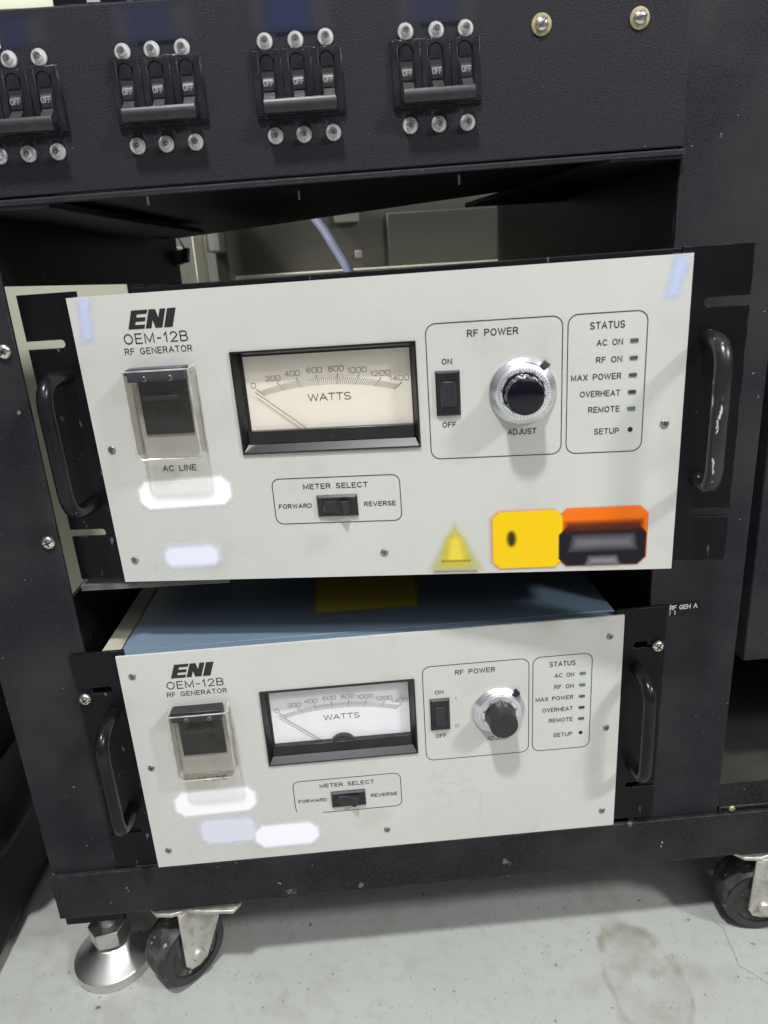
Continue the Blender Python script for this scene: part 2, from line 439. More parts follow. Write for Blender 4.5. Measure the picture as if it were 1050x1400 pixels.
# ------------------------------------------------------------------ mesh builder
class MB:
    def __init__(self):
        self.v, self.f, self.mi, self.sm, self.ink = [], [], [], [], []
        self.mats, self.cur = [], 0
        self.rgba = (1, 1, 1, 1)

    def m(self, material):
        if material not in self.mats:
            self.mats.append(material)
        self.cur = self.mats.index(material)
        return self

    def add(self, vs, fs, smooth=False, inks=None):
        o = len(self.v)
        self.v += [tuple(p) for p in vs]
        self.ink += inks if inks else [self.rgba] * len(vs)
        for f in fs:
            self.f.append([i + o for i in f])
            self.mi.append(self.cur)
            self.sm.append(smooth)
        return self

    def box(self, x0, x1, y0, y1, z0, z1):
        vs = [(x, y, z) for x in (x0, x1) for y in (y0, y1) for z in (z0, z1)]
        return self.add(vs, [(0, 1, 3, 2), (4, 6, 7, 5), (0, 4, 5, 1), (2, 3, 7, 6), (0, 2, 6, 4), (1, 5, 7, 3)])

    def prism(self, poly, a0, a1, plane='xz', smooth=False):
        """polygon in a plane swept along the third axis from a0 to a1"""
        def P(p, a):
            return {'xz': (p[0], a, p[1]), 'xy': (p[0], p[1], a), 'yz': (a, p[0], p[1])}[plane]
        k = len(poly)
        vs = [P(p, a0) for p in poly] + [P(p, a1) for p in poly]
        fs = [tuple(range(k)), tuple(range(2 * k - 1, k - 1, -1))]
        self.add(vs, fs)
        o = len(self.v) - 2 * k
        for i in range(k):
            j = (i + 1) % k
            self.f.append([o + i, o + j, o + k + j, o + k + i])
            self.mi.append(self.cur)
            self.sm.append(smooth)
        return self

    def frame(self, outer, inner):
        """loft a ring of quads between two equally long loops of 3-D points"""
        k = len(outer)
        return self.add(list(outer) + list(inner), [(i, (i + 1) % k, k + (i + 1) % k, k + i) for i in range(k)])

    def lathe(self, prof, org, axis, n=40, flute=None, smooth=True):
        """prof: (radius, height along axis); flute=(count, depth)"""
        a = Vector(axis).normalized()
        u = a.orthogonal().normalized()
        w = a.cross(u)
        o = Vector(org)
        vs, fs = [], []
        for (r, h) in prof:
            for i in range(n):
                t = 2 * pi * i / n
                rr = r
                if flute and flute[2](h):
                    rr = r * (1 - flute[1] * (0.5 + 0.5 * cos(flute[0] * t)) ** 3)
                vs.append(o + a * h + (u * cos(t) + w * sin(t)) * rr)
        for k in range(len(prof) - 1):
            for i in range(n):
                j = (i + 1) % n
                fs.append((k * n + i, k * n + j, (k + 1) * n + j, (k + 1) * n + i))
        fs.append(tuple(range(n - 1, -1, -1)))
        fs.append(tuple((len(prof) - 1) * n + i for i in range(n)))
        return self.add(vs, fs, smooth)

    def tube(self, path, r, n=16, cap=True):
        P = [Vector(p) for p in path]
        rs = r if isinstance(r, (list, tuple)) else [r] * len(P)
        T = []
        for i in range(len(P)):
            T.append((P[min(i + 1, len(P) - 1)] - P[max(i - 1, 0)]).normalized())
        u = T[0].orthogonal().normalized()
        vs, fs = [], []
        for i, p in enumerate(P):
            u = (u - T[i] * u.dot(T[i])).normalized()
            w = T[i].cross(u)
            for k in range(n):
                t = 2 * pi * k / n
                vs.append(p + (u * cos(t) + w * sin(t)) * rs[i])
        for i in range(len(P) - 1):
            for k in range(n):
                j = (k + 1) % n
                fs.append((i * n + k, i * n + j, (i + 1) * n + j, (i + 1) * n + k))
        if cap:
            fs.append(tuple(range(n - 1, -1, -1)))
            fs.append(tuple((len(P) - 1) * n + k for k in range(n)))
        return self.add(vs, fs, True)

    def stroke(self, pts, w, y=0.0, closed=False, tf=None):
        """flat ribbon along 2-D points in the x-z plane at depth y"""
        k = len(pts)
        L = []
        for i in range(k):
            if closed:
                a, b, c = pts[i - 1], pts[i], pts[(i + 1) % k]
            else:
                a, b, c = pts[max(i - 1, 0)], pts[i], pts[min(i + 1, k - 1)]
            d1 = Vector((b[0] - a[0], b[1] - a[1]))
            d2 = Vector((c[0] - b[0], c[1] - b[1]))
            if d1.length < 1e-9: d1 = d2
            if d2.length < 1e-9: d2 = d1
            d1.normalize(); d2.normalize()
            t = (d1 + d2)
            if t.length < 1e-6: t = d1.copy()
            t.normalize()
            nrm = Vector((-t[1], t[0]))
            s = 1 / max(0.45, nrm.dot(Vector((-d1[1], d1[0]))))
            ex = Vector((0, 0))
            if not closed and i == 0: ex = -d2 * w * 0.4
            if not closed and i == k - 1: ex = d1 * w * 0.4
            q = Vector(b) + ex
            L.append((q + nrm * w / 2 * s, q - nrm * w / 2 * s))
        vs = []
        for a, b in L:
            for p in (a, b):
                vs.append(tf(p) if tf else (p[0], y, p[1]))
        fs = []
        for i in range(k if closed else k - 1):
            j = (i + 1) % k
            fs.append((2 * i, 2 * i + 1, 2 * j + 1, 2 * j))
        return self.add(vs, fs)

    def soft(self, poly, y, color, alpha=1.0, feather=0.002):
        """flat printed shape whose coverage fades over a narrow margin"""
        k = len(poly)
        cx = sum(p[0] for p in poly) / k
        cz = sum(p[1] for p in poly) / k
        ccw = sum(poly[q][0] * poly[(q + 1) % k][1] - poly[(q + 1) % k][0] * poly[q][1] for q in range(k)) > 0
        if not ccw:
            poly = list(reversed(poly))
        span = min(max(p[0] for p in poly) - min(p[0] for p in poly), max(p[1] for p in poly) - min(p[1] for p in poly))
        fi = min(feather / 2, span * 0.36)
        inn, out = [], []
        for q in range(k):
            a, b, c = Vector(poly[q - 1]), Vector(poly[q]), Vector(poly[(q + 1) % k])
            d1, d2 = (b - a).normalized(), (c - b).normalized()
            n1, n2 = Vector((d1[1], -d1[0])), Vector((d2[1], -d2[0]))
            m_ = (n1 + n2)
            m_ = m_ / max(0.45, m_.length_squared / 2)
            inn.append(b - m_ * fi)
            out.append(b + m_ * fi)
        vs = [(p[0], y, p[1]) for p in inn] + [(p[0], y, p[1]) for p in out] + [(cx, y, cz)]
        ca, c0 = tuple(color) + (alpha,), tuple(color) + (0.0,)
        fs = [(i, (i + 1) % k, 2 * k) for i in range(k)] + [(i, (i + 1) % k, k + (i + 1) % k, k + i) for i in range(k)]
        return self.add(vs, fs, False, [ca] * k + [c0] * k + [ca])

    def build(self, name, parent=None, bevel=None, loc=None, seg=2):
        me = bpy.data.meshes.new(name)
        me.from_pydata(self.v, [], self.f)
        for m_ in self.mats:
            me.materials.append(m_)
        me.polygons.foreach_set('material_index', self.mi)
        me.polygons.foreach_set('use_smooth', self.sm)
        if any(m_ in (M_PRINT, M_OLD_PRINT) for m_ in self.mats):
            at = me.color_attributes.new('ink', 'FLOAT_COLOR', 'POINT')
            for i, c in enumerate(self.ink):
                at.data[i].color = c
        me.validate()
        # consistent outward normals
        import bmesh
        bm = bmesh.new()
        bm.from_mesh(me)
        bmesh.ops.recalc_face_normals(bm, faces=bm.faces)
        bm.to_mesh(me)
        bm.free()
        try:
            me.set_sharp_from_angle(angle=radians(38))
        except Exception:
            pass
        o = bpy.data.objects.new(name, me)
        COL.objects.link(o)
        if parent:
            o.parent = parent
        if loc:
            o.location = loc
        if bevel:
            b = o.modifiers.new('Bevel', 'BEVEL')
            b.width = bevel
            b.segments = seg
            b.limit_method = 'ANGLE'
            b.angle_limit = radians(46)
        return o


def thing(name, label, cat, loc=(0, 0, 0), group=None):
    o = bpy.data.objects.new(name, None)
    o.empty_display_size = 0.05
    COL.objects.link(o)
    o.location = loc
    o['label'] = label
    o['category'] = cat
    if group:
        o['group'] = group
    return o


def tag(o, label, cat, group=None):
    o['label'] = label
    o['category'] = cat
    if group:
        o['group'] = group
    return o


def structure(o):
    o['kind'] = 'structure'
    return o


# ------------------------------------------------------------------ stroke lettering
def arc(cx, cz, rx, rz, a0, a1, n=7):
    return [(cx + rx * cos(radians(a0 + (a1 - a0) * i / n)), cz + rz * sin(radians(a0 + (a1 - a0) * i / n))) for i in range(n + 1)]


OVAL = arc(0.41, 0.5, 0.41, 0.5, 90, 450, 20)
GLYPH = {
    'A': (0.80, [[(0, 0), (0.40, 1), (0.80, 0)], [(0.15, 0.34), (0.65, 0.34)]]),
    'B': (0.70, [[(0, 0), (0, 1), (0.42, 1)] + arc(0.42, 0.77, 0.24, 0.23, 90, -90)[1:] + [(0, 0.54)], [(0.42, 0.54)] + arc(0.42, 0.27, 0.28, 0.27, 90, -90)[1:] + [(0, 0)]]),
    'C': (0.76, [arc(0.41, 0.5, 0.41, 0.5, 40, 320, 14)]),
    'D': (0.76, [[(0, 0), (0, 1), (0.32, 1)] + arc(0.32, 0.5, 0.44, 0.5, 90, -90, 10)[1:] + [(0, 0)]]),
    'E': (0.62, [[(0.62, 1), (0, 1), (0, 0), (0.62, 0)], [(0, 0.52), (0.55, 0.52)]]),
    'F': (0.58, [[(0.58, 1), (0, 1), (0, 0)], [(0, 0.52), (0.50, 0.52)]]),
    'G': (0.80, [arc(0.41, 0.5, 0.41, 0.5, 45, 350, 14) + [(0.80, 0.46), (0.46, 0.46)]]),
    'H': (0.72, [[(0, 0), (0, 1)], [(0.72, 0), (0.72, 1)], [(0, 0.52), (0.72, 0.52)]]),
    'I': (0.06, [[(0.03, 0), (0.03, 1)]]),
    'J': (0.52, [[(0.52, 1), (0.52, 0.26)] + arc(0.26, 0.26, 0.26, 0.26, 0, -180)[1:]]),
    'K': (0.68, [[(0, 0), (0, 1)], [(0.66, 1), (0, 0.36)], [(0.22, 0.57), (0.68, 0)]]),
    'L': (0.56, [[(0, 1), (0, 0), (0.56, 0)]]),
    'M': (0.86, [[(0, 0), (0, 1), (0.43, 0.12), (0.86, 1), (0.86, 0)]]),
    'N': (0.72, [[(0, 0), (0, 1), (0.72, 0), (0.72, 1)]]),
    'O': (0.82, [OVAL]),
    'P': (0.66, [[(0, 0), (0, 1), (0.38, 1)] + arc(0.38, 0.74, 0.28, 0.26, 90, -90)[1:] + [(0, 0.48)]]),
    'R': (0.68, [[(0, 0), (0, 1), (0.40, 1)] + arc(0.40, 0.75, 0.26, 0.25, 90, -90)[1:] + [(0, 0.50)], [(0.38, 0.50), (0.68, 0)]]),
    'S': (0.68, [arc(0.34, 0.74, 0.31, 0.26, 25, 270, 10) + arc(0.34, 0.24, 0.34, 0.24, 90, -155, 10)[0:]]),
    'T': (0.70, [[(0, 1), (0.70, 1)], [(0.35, 1), (0.35, 0)]]),
    'U': (0.72, [[(0, 1), (0, 0.34)] + arc(0.36, 0.34, 0.36, 0.34, 180, 360, 10)[1:] + [(0.72, 1)]]),
    'V': (0.76, [[(0, 1), (0.38, 0), (0.76, 1)]]),
    'W': (1.10, [[(0, 1), (0.27, 0), (0.55, 0.95), (0.83, 0), (1.10, 1)]]),
    'X': (0.72, [[(0, 0), (0.72, 1)], [(0, 1), (0.72, 0)]]),
    '-': (0.42, [[(0.04, 0.44), (0.38, 0.44)]]),
    '0': (0.66, [[(0.66, 0.5)] + [(0.66, 0.78)] + arc(0.44, 0.78, 0.22, 0.22, 0, 90, 4)[1:] + arc(0.22, 0.78, 0.22, 0.22, 90, 180, 4) + arc(0.22, 0.22, 0.22, 0.22, 180, 270, 4) + arc(0.44, 0.22, 0.22, 0.22, 270, 360, 4) + [(0.66, 0.5)]]),
    '1': (0.30, [[(0, 0.72), (0.22, 1), (0.22, 0)]]),
    '2': (0.64, [arc(0.32, 0.70, 0.31, 0.30, 165, -25, 9) + [(0, 0), (0.64, 0)]]),
    '3': (0.64, [arc(0.32, 0.75, 0.28, 0.25, 150, -90, 9) + arc(0.32, 0.26, 0.32, 0.26, 90, -150, 9)]),
    '4': (0.68, [[(0.50, 0), (0.50, 1), (0, 0.30), (0.68, 0.30)]]),
    '5': (0.64, [[(0.58, 1), (0.08, 1), (0.04, 0.56)] + arc(0.32, 0.32, 0.32, 0.32, 120, -150, 10)]),
    '6': (0.64, [[(0.60, 0.92)] + arc(0.36, 0.66, 0.36, 0.34, 60, 180, 6)[1:] + [(0, 0.3)], arc(0.32, 0.30, 0.32, 0.30, 0, 360, 16)]),
    '7': (0.62, [[(0, 1), (0.62, 1), (0.20, 0)]]),
    '8': (0.66, [arc(0.33, 0.76, 0.27, 0.24, 0, 360, 14), arc(0.33, 0.27, 0.33, 0.27, 0, 360, 14)]),
    '9': (0.64, [arc(0.32, 0.70, 0.32, 0.30, 0, 360, 16), [(0.64, 0.7), (0.64, 0.34)] + arc(0.28, 0.34, 0.36, 0.34, 0, -110, 6)[1:]]),
    ' ': (0.46, []),
}


def text_width(s, gap=0.24):
    return sum(GLYPH[c][0] for c in s) + gap * (len(s) - 1)


def text(mb, s, x0, x1, z, h, w, y, gap=0.34, tf=None, slant=0.0, dz=0.0):
    """letters filling x0..x1 on baseline z, cap height h, stroke width w; dz lifts the right end"""
    k = (x1 - x0) / text_width(s, gap)
    x = x0
    for c in s:
        wd, strokes = GLYPH[c]
        for st in strokes:
            pts = [(x + p[0] * k + slant * p[1] * h, z + p[1] * h + dz * (x - x0) / (x1 - x0)) for p in st]
            mb.stroke(pts, w, y, tf=tf)
        x += (wd + gap) * k
    return mb


def round_rect(x0, x1, z0, z1, r, n=6):
    return (arc(x1 - r, z1 - r, r, r, 90, 0, n) + arc(x1 - r, z0 + r, r, r, 0, -90, n) +
            arc(x0 + r, z0 + r, r, r, 270, 180, n) + arc(x0 + r, z1 - r, r, r, 180, 90, n))


# ------------------------------------------------------------------ small fittings
def screw_mb(p, r, h, cross=0.0, axis=(0, -1, 0), material=None, slot=False):
    """domed screw head with a recessed cross or slot, axis pointing out of the panel"""
    mb = MB().m(material or M_SCREW)
    mb.lathe([(r, 0), (r, h * 0.25), (r * 0.9, h * 0.62), (r * 0.66, h * 0.88), (r * 0.36, h)], p, axis, 20)
    mb.m(M_SLOT)
    y = p[1] - h - 0.00012
    lw = r * 0.24
    a = cross
    L = r * (0.95 if slot else 0.52)
    for b in ((a,) if slot else (a, a + pi / 2)):
        d, q = (cos(b) * L, sin(b) * L), (-sin(b) * lw / 2, cos(b) * lw / 2)
        yy = y + (h * 0.55 if slot else 0)
        vs = [(p[0] + d[0] * i + q[0] * j, p[1] - h - 0.00012 if not slot else y, p[2] + d[1] * i + q[1] * j) for i, j in ((-1, -1), (1, -1), (1, 1), (-1, 1))]
        mb.add(vs, [(0, 1, 2, 3)])
    return mb


def bend(path_corners, r, n=7):
    """polyline with rounded corners"""
    P = [Vector(p) for p in path_corners]
    out = [P[0]]
    for i in range(1, len(P) - 1):
        a, b, c = P[i - 1], P[i], P[i + 1]
        d1, d2 = (a - b).normalized(), (c - b).normalized()
        p1, p2 = b + d1 * r, b + d2 * r
        for k in range(n + 1):
            t = k / n
            out.append(p1.lerp(b, t).lerp(b.lerp(p2, t), t))
    out.append(P[-1])
    return out


# ------------------------------------------------------------------ FLOOR
FZ = -0.150
fl = MB().m(M_FLOOR)
fl.add([(-6, -4, FZ), (7, -4, FZ), (7, 6, FZ), (-6, 6, FZ)], [(0, 1, 2, 3)])
M_CRACK = mat('crack_line', (0.23, 0.23, 0.205), 0.7)
fl.m(M_CRACK)


def crack(pts, w, seed):
    rnd = random.Random(seed)
    P = []
    for i in range(len(pts) - 1):
        a, b = Vector(pts[i]), Vector(pts[i + 1])
        for k in range(7):
            t = k / 7
            p = a.lerp(b, t)
            P.append((p[0] + rnd.uniform(-1, 1) * 0.0009, p[1] + rnd.uniform(-1, 1) * 0.0009))
    P.append(pts[-1])
    fl.stroke(P, w, tf=lambda p: (p[0], p[1], FZ + 0.0004))


crack([(0.5080, 0.052), (0.5134, 0.0406), (0.5275, 0.0091), (0.5211, -0.0292), (0.548, -0.0617), (0.60, -0.09)], 0.0004, 1)
floor = structure(fl.build('floor'))

# ------------------------------------------------------------------ RACK
rack = thing('equipment_rack', 'black painted steel equipment rack frame on casters holding two grey generators', 'equipment rack', (0.2, 0.02, FZ))
RO = Vector((0.2, 0.02, FZ))


def rk(mb, name, bevel=None, parent=None):
    o = mb.build(name, None, bevel)
    o.parent = parent or rack
    if parent is None:
        o.matrix_parent_inverse = Matrix.Translation(-RO)
    return o


# posts: front sheet and outer return flange
mb = MB().m(M_BLK_FRAME)
mb.box(-0.0945, -0.0250, 0.0045, 0.0080, -0.006, 0.90)
mb.box(-0.0945, -0.0910, 0.0082, 0.0500, -0.006, 0.90)
rk(mb, 'post', 0.0008)
mb = MB().m(M_BLK_FRAME)
mb.box(0.4285, 0.5040, 0.0045, 0.0080, -0.006, 0.90)
mb.box(0.5005, 0.5040, 0.0082, 0.0500, -0.006, 0.90)
rk(mb, 'post', 0.0008)
for x0 in (-0.085, 0.432):
    mb = MB().m(M_BLK_FRAME)
    mb.box(x0, x0 + 0.055, 0.580, 0.584, -0.006, 0.90)
    rk(mb, 'rear_post', 0.0008)
# base frame: front beam with its inner lip, side rails, rear beam
mb = MB().m(M_BLK_BEAM)
mb.box(-0.0950, 0.95, -0.0005, 0.0030, -0.0470, 0.0005)
mb.box(-0.0950, 0.95, 0.0031, 0.0400, -0.0470, -0.0440)
mb.box(-0.0950, -0.0920, 0.0031, 0.58, -0.0438, 0.0005)
o = rk(mb, 'base_beam', 0.0007)
mb = MB().m(M_BLK_BEAM)
mb.box(-0.0850, 0.95, 0.0060, 0.0440, -0.0545, -0.0472)
rk(mb, 'base_lip', 0.0006)
mb = MB().m(M_BLK_BEAM)
mb.box(-0.03, 0.40, 0.55, 0.584, -0.047, 0.0)
mb.box(0.400, 0.4285, 0.02, 0.58, -0.030, -0.004)
rk(mb, 'rear_beam', 0.0007)
mb = MB().m(M_BLK_BEAM)
mb.box(0.5065, 0.95, 0.0050, 0.0350, -0.004, 0.0035)
mb.box(0.5065, 0.5140, 0.0352, 0.58, -0.006, 0.0035)
rk(mb, 'side_rail', 0.0007)
mb = MB().m(M_PAN)
mb.box(0.5145, 0.95, 0.0360, 0.58, -0.018, -0.012)
rk(mb, 'base_pan', 0.0006)
mb = MB().m(M_BLK_EAR)
mb.box(0.5145, 0.95, 0.300, 0.304, -0.0115, 0.13)
rk(mb, 'back_sheet')
rk(screw_mb((0.5145, 0.0000, 0.0065), 0.0028, 0.002, 0.4, material=M_BRASS), 'bolt')
# inside sheets
mb = MB().m(M_BLK_EAR)
mb.box(0.4300, 0.4330, 0.0120, 0.5790, -0.005, 0.70)
rk(mb, 'side_sheet')
mb = MB().m(M_BLK_EAR)
mb.box(-0.0330, -0.0300, 0.0120, 0.5790, -0.005, 0.2560)
rk(mb, 'side_sheet')
mb = MB().m(M_BLK_EAR)
mb.box(-0.0330, -0.0300, 0.0120, 0.5790, 0.4890, 0.70)
rk(mb, 'side_sheet')
# runners under the breaker box, left and right, front ends visible
mb = MB().m(M_BLK_FRAME)
mb.prism([(-0.0295, 0.0), (0.0165, 0.0), (0.0600, 0.30), (-0.0295, 0.30)], 0.5340, 0.5385, 'xy')
rk(mb, 'runner', 0.0005)
mb = MB().m(M_BLK_FRAME)
mb.prism([(0.4295, 0.0), (0.3800, 0.0), (0.3300, 0.27), (0.4295, 0.27)], 0.5415, 0.5457, 'xy')
rk(mb, 'runner', 0.0005)
# rail carrying the upper generator
mb = MB().m(M_RAIL)
mb.prism([(-0.0225, 0.018), (0.094, 0.012), (0.095, 0.30), (-0.0225, 0.30)], 0.2605, 0.2655, 'xy')
rk(mb, 'shelf_rail', 0.0005)
mb = MB().m(M_BLK_BEAM)
mb.box(0.300, 0.4280, 0.045, 0.30, 0.2615, 0.2655)
rk(mb, 'shelf_rail', 0.0005)
# screws holding the lower ears and empty holes of the posts
for (x, z, r, a) in ((-0.0329, 0.3076, 0.0052, 0.3), (-0.0335, 0.4469, 0.0052, 0.9)):
    rk(screw_mb((x, 0.0045, z), r, 0.0030, a), 'mounting_screw')
for (x, z, a) in ((-0.0305, 0.1744, 0.5), (0.4355, 0.1789, 0.9)):
    rk(screw_mb((x, 0.0015, z), 0.0051, 0.0034, a), 'mounting_screw')
mb = MB().m(M_BLK_PIT)
mb.lathe([(0.0023, 0), (0.0023, 0.0004)], (-0.0328, 0.0045, 0.4055), (0, -1, 0), 14)
mb.m(M_SCREW_D)
mb.lathe([(0.0015, 0.0004), (0.0012, 0.0009)], (-0.0326, 0.0045, 0.4050), (0, -1, 0), 10)
rk(mb, 'hole')
# printed tape on the right post
mb = MB().m(M_OLD_PRINT)
mb.soft([(0.4445, 0.2040), (0.4690, 0.2046), (0.4690, 0.2158), (0.4445, 0.2150)], 0.0041, (0.013, 0.013, 0.015), 0.9, 0.0012)
mb.soft([(0.4446, 0.2045), (0.4456, 0.2045), (0.4456, 0.2145), (0.4446, 0.2145)], 0.0038, (0.35, 0.35, 0.35), 0.8, 0.0008)
mb.m(M_WHITE_INK)
text(mb, 'RF GEN A', 0.4448, 0.4672, 0.2095, 0.0034, 0.00065, 0.0037, 0.20, dz=0.0006)
text(mb, '1', 0.4488, 0.4494, 0.2052, 0.0030, 0.00065, 0.0037)
rk(mb, 'name_tape')


# casters
def caster(org, yaw, plate_x, plate_y, wr=0.0350):
    """swivel caster: org is the wheel centre; the wheel axis is turned by yaw"""
    root = bpy.data.objects.new('caster', None)
    COL.objects.link(root)
    root.parent = rack
    root.matrix_parent_inverse = Matrix.Translation(-RO)
    root.location = org
    A = Matrix.Rotation(yaw, 4, 'Z')
    def T(mbx):
        mbx.v = [tuple(A @ Vector(p)) for p in mbx.v]
        return mbx
    w = 0.0155
    mb = MB().m(M_RUBBER)
    mb.lathe([(wr * 0.93, -w), (wr * 0.985, -w * 0.8), (wr, -w * 0.4), (wr, w * 0.4), (wr * 0.985, w * 0.8), (wr * 0.93, w)], (0, 0, 0), (0, 1, 0), 48)
    wheel = T(mb).build('wheel', root)
    mb = MB().m(M_WHEEL)
    for s in (-1, 1):
        mb.lathe([(wr * 0.945, w * 0.72), (wr * 0.93, w * 1.08), (wr * 0.70, w * 1.10), (wr * 0.64, w * 0.62), (wr * 0.40, w * 0.50), (wr * 0.30, w * 1.15)], (0, 0, 0), (0, s, 0), 48)
    T(mb).build('rim', wheel)
    mb = MB().m(M_ZINC)
    top = -0.0585 - org[2]
    for s in (-1, 1):
        y0, y1 = s * (w + 0.0035), s * (w + 0.0060)
        prof = [(-0.0135, -0.004), (-0.009, -0.0115), (0.000, -0.0140), (0.009, -0.0110), (0.014, -0.003), (0.045, top - 0.002), (-0.012, top - 0.002)]
        mb.prism(prof, y0, y1, 'xz')
    mb.box(-0.012, 0.045, -(w + 0.006), w + 0.006, top - 0.0022, top + 0.0004)
    T(mb).build('fork', root, 0.0008)
    mb = MB().m(M_ZINC)
    ap = [(0.0062, w + 0.0060), (0.0062, w + 0.0075), (0.0050, w + 0.0092), (0.002, w + 0.0096)]
    mb.lathe([(r_, -h_) for r_, h_ in ap[::-1]] + [(0.0040, -w - 0.0060), (0.0040, w + 0.0060)] + ap, (0, 0, 0), (0, 1, 0), 20)
    T(mb).build('axle', root)
    px0, px1 = plate_x
    py0, py1 = plate_y
    mb = MB().m(M_ZINC)
    pl = [(px0, py0 + 0.012), (px0 + 0.010, py0 + 0.002), (px0 + 0.024, py0), (px0 + 0.038, py0 + 0.004), (px0 + 0.052, py0 + 0.0005), (px1 - 0.006, py0 - 0.002), (px1, py0 + 0.006), (px1, py1), (px0, py1)]
    pl = [(x - org[0], y - org[1]) for x, y in pl]
    mb.prism(pl, -0.0585 - org[2], -0.0548 - org[2], 'xy')
    mb.build('mounting_plate', root, 0.0008)
    return root


caster((0.0010, 0.024, FZ + 0.0352), radians(46), (-0.022, 0.064), (0.000, 0.075))
caster((0.5600, 0.021, FZ + 0.0352), radians(-6), (0.525, 0.612), (0.000, 0.075))

# levelling foot
lf = bpy.data.objects.new('levelling_foot', None)
COL.objects.link(lf)
lf.parent = rack
lf.matrix_parent_inverse = Matrix.Translation(-RO)
lf.location = (-0.0765, 0.043, FZ)
mb = MB().m(M_STEEL)
mb.lathe([(0.0372, 0.001), (0.0378, 0.004), (0.0378, 0.0110), (0.0362, 0.0125), (0.0195, 0.0235), (0.0175, 0.0265), (0.0160, 0.0275), (0.0085, 0.0277)], (0, 0, 0), (0, 0, 1), 56)
mb.build('foot_pad', lf)
mb = MB().m(M_STEEL)
k = [(0.0192 * cos(radians(60 * i + 12)), 0.0192 * sin(radians(60 * i + 12))) for i in range(6)]
mb.prism(k, 0.0310, 0.0490, 'xy')
mb.lathe([(0.0118, 0.0275), (0.0118, 0.0311)], (0, 0, 0), (0, 0, 1), 28)
mb.build('hex_nut', lf, 0.0016, seg=3)
mb = MB().m(M_ZINC)
pr = []
for i in range(16):
    z = 0.0488 + i * 0.0034
    pr += [(0.0080, z), (0.0070, z + 0.0015)]
mb.lathe(pr, (0, 0, 0), (0, 0, 1), 24)
mb.build('threaded_stud', lf)
mb = MB().m(M_BLK_BEAM)
mb.box(-0.028, 0.026, -0.020, 0.030, 0.0700, 0.0955)
mb.build('stud_block', lf, 0.001)

# ------------------------------------------------------------------ BREAKER PANEL
ROLL = radians(-0.95)
bpan = thing('breaker_panel', 'black wrinkle painted panel with four triple toggle breakers above both generators', 'breaker panel', (-0.012, 0.0, 0.5412))
bpan.rotation_euler = (0, ROLL, 0)      # the sheet hangs a touch out of level
BO = Vector((-0.012, 0.0, 0.5412))
RB = Euler((0, ROLL, 0)).to_matrix().inverted()


def bl(x, z, y=0.0):
    """world x, z on the panel's face -> panel coordinates"""
    return RB @ (Vector((x, y, z)) - BO)


mb = MB().m(M_BLK_TEX)
mb.box(-0.012, 0.4405, 0.0, 0.0028, 0.0, 0.1005)
mb.prism([(0.4405, 0.0028), (-0.012, 0.0028), (-0.012, 0.470), (0.0145, 0.470), (0.4405, 0.150)], 0.0005, 0.0030, 'xy')
mb.box(-0.012, 0.4405, 0.0028, 0.080, 0.0980, 0.1005)
mb.build('panel_sheet', bpan, 0.0020, seg=4)
mb = MB().m(M_BLK_TEX)
mb.box(-0.012, 0.4405, -0.0014, 0.0028, -0.0050, -0.0012)
mb.build('lower_lip', bpan, 0.0008)
for x, y in ((0.0815, 0.040), (0.1840, 0.080), (0.302, 0.060)):  # pale tabs stand in for light showing through slots in the sheet
    mb = MB().m(M_GREYPL)
    mb.box(x - 0.0008, x + 0.0008, y, y + 0.002, -0.0060, 0.0006)
    mb.build('slot_light_tab', bpan)
# dark navy strips where the circuits were named
under = {1: (0.088, 0.112, 0.6216), 2: (0.170, 0.196, 0.6228), 3: (0.259, 0.284, 0.6238)}
for i, (x0, x1, z0, z1, a) in enumerate(((0.0095, 0.0220, 0.6228, 0.6375, 0.42), (0.084, 0.108, 0.6225, 0.6405, 0.32), (0.166, 0.1905, 0.6235, 0.6415, 0.62), (0.2545, 0.2800, 0.6245, 0.6420, 0.30))):
    mb = MB().m(M_OLD_PRINT)
    q = [bl(*p) for p in ((x0 - 0.010, z0), (x1 + 0.014, z0), (x1 + 0.014, z1), (x0 - 0.010, z1))]
    mb.soft([(p[0], p[2]) for p in q], -0.0003, (0.045, 0.045, 0.056), 0.55, 0.006)
    q = [bl(*p) for p in ((x0, z0), (x1, z0), (x1, z1), (x0, z1))]
    mb.soft([(p[0], p[2]) for p in q], -0.0005, (0.022, 0.032, 0.085), a, 0.009)
    if i in under:
        ux0, ux1, z = under[i]
        q = [bl(*p) for p in ((ux0, z - 0.0006), (ux1, z - 0.0006), (ux1, z + 0.0006), (ux0, z + 0.0006))]
        mb.soft([(p[0], p[2]) for p in q], -0.0007, (0.004, 0.004, 0.010), 0.85, 0.0007)
    mb.build('circuit_label', bpan)
for ch_, x, z in (('G', 0.0058, 0.6325), ('B', 0.0042, 0.6222)):
    p = bl(x, z)
    text(MB().m(M_WHITE_INK), ch_, p[0], p[0] + 0.0027, p[2], 0.0036, 0.0006, -0.0006).build('lettering', bpan)


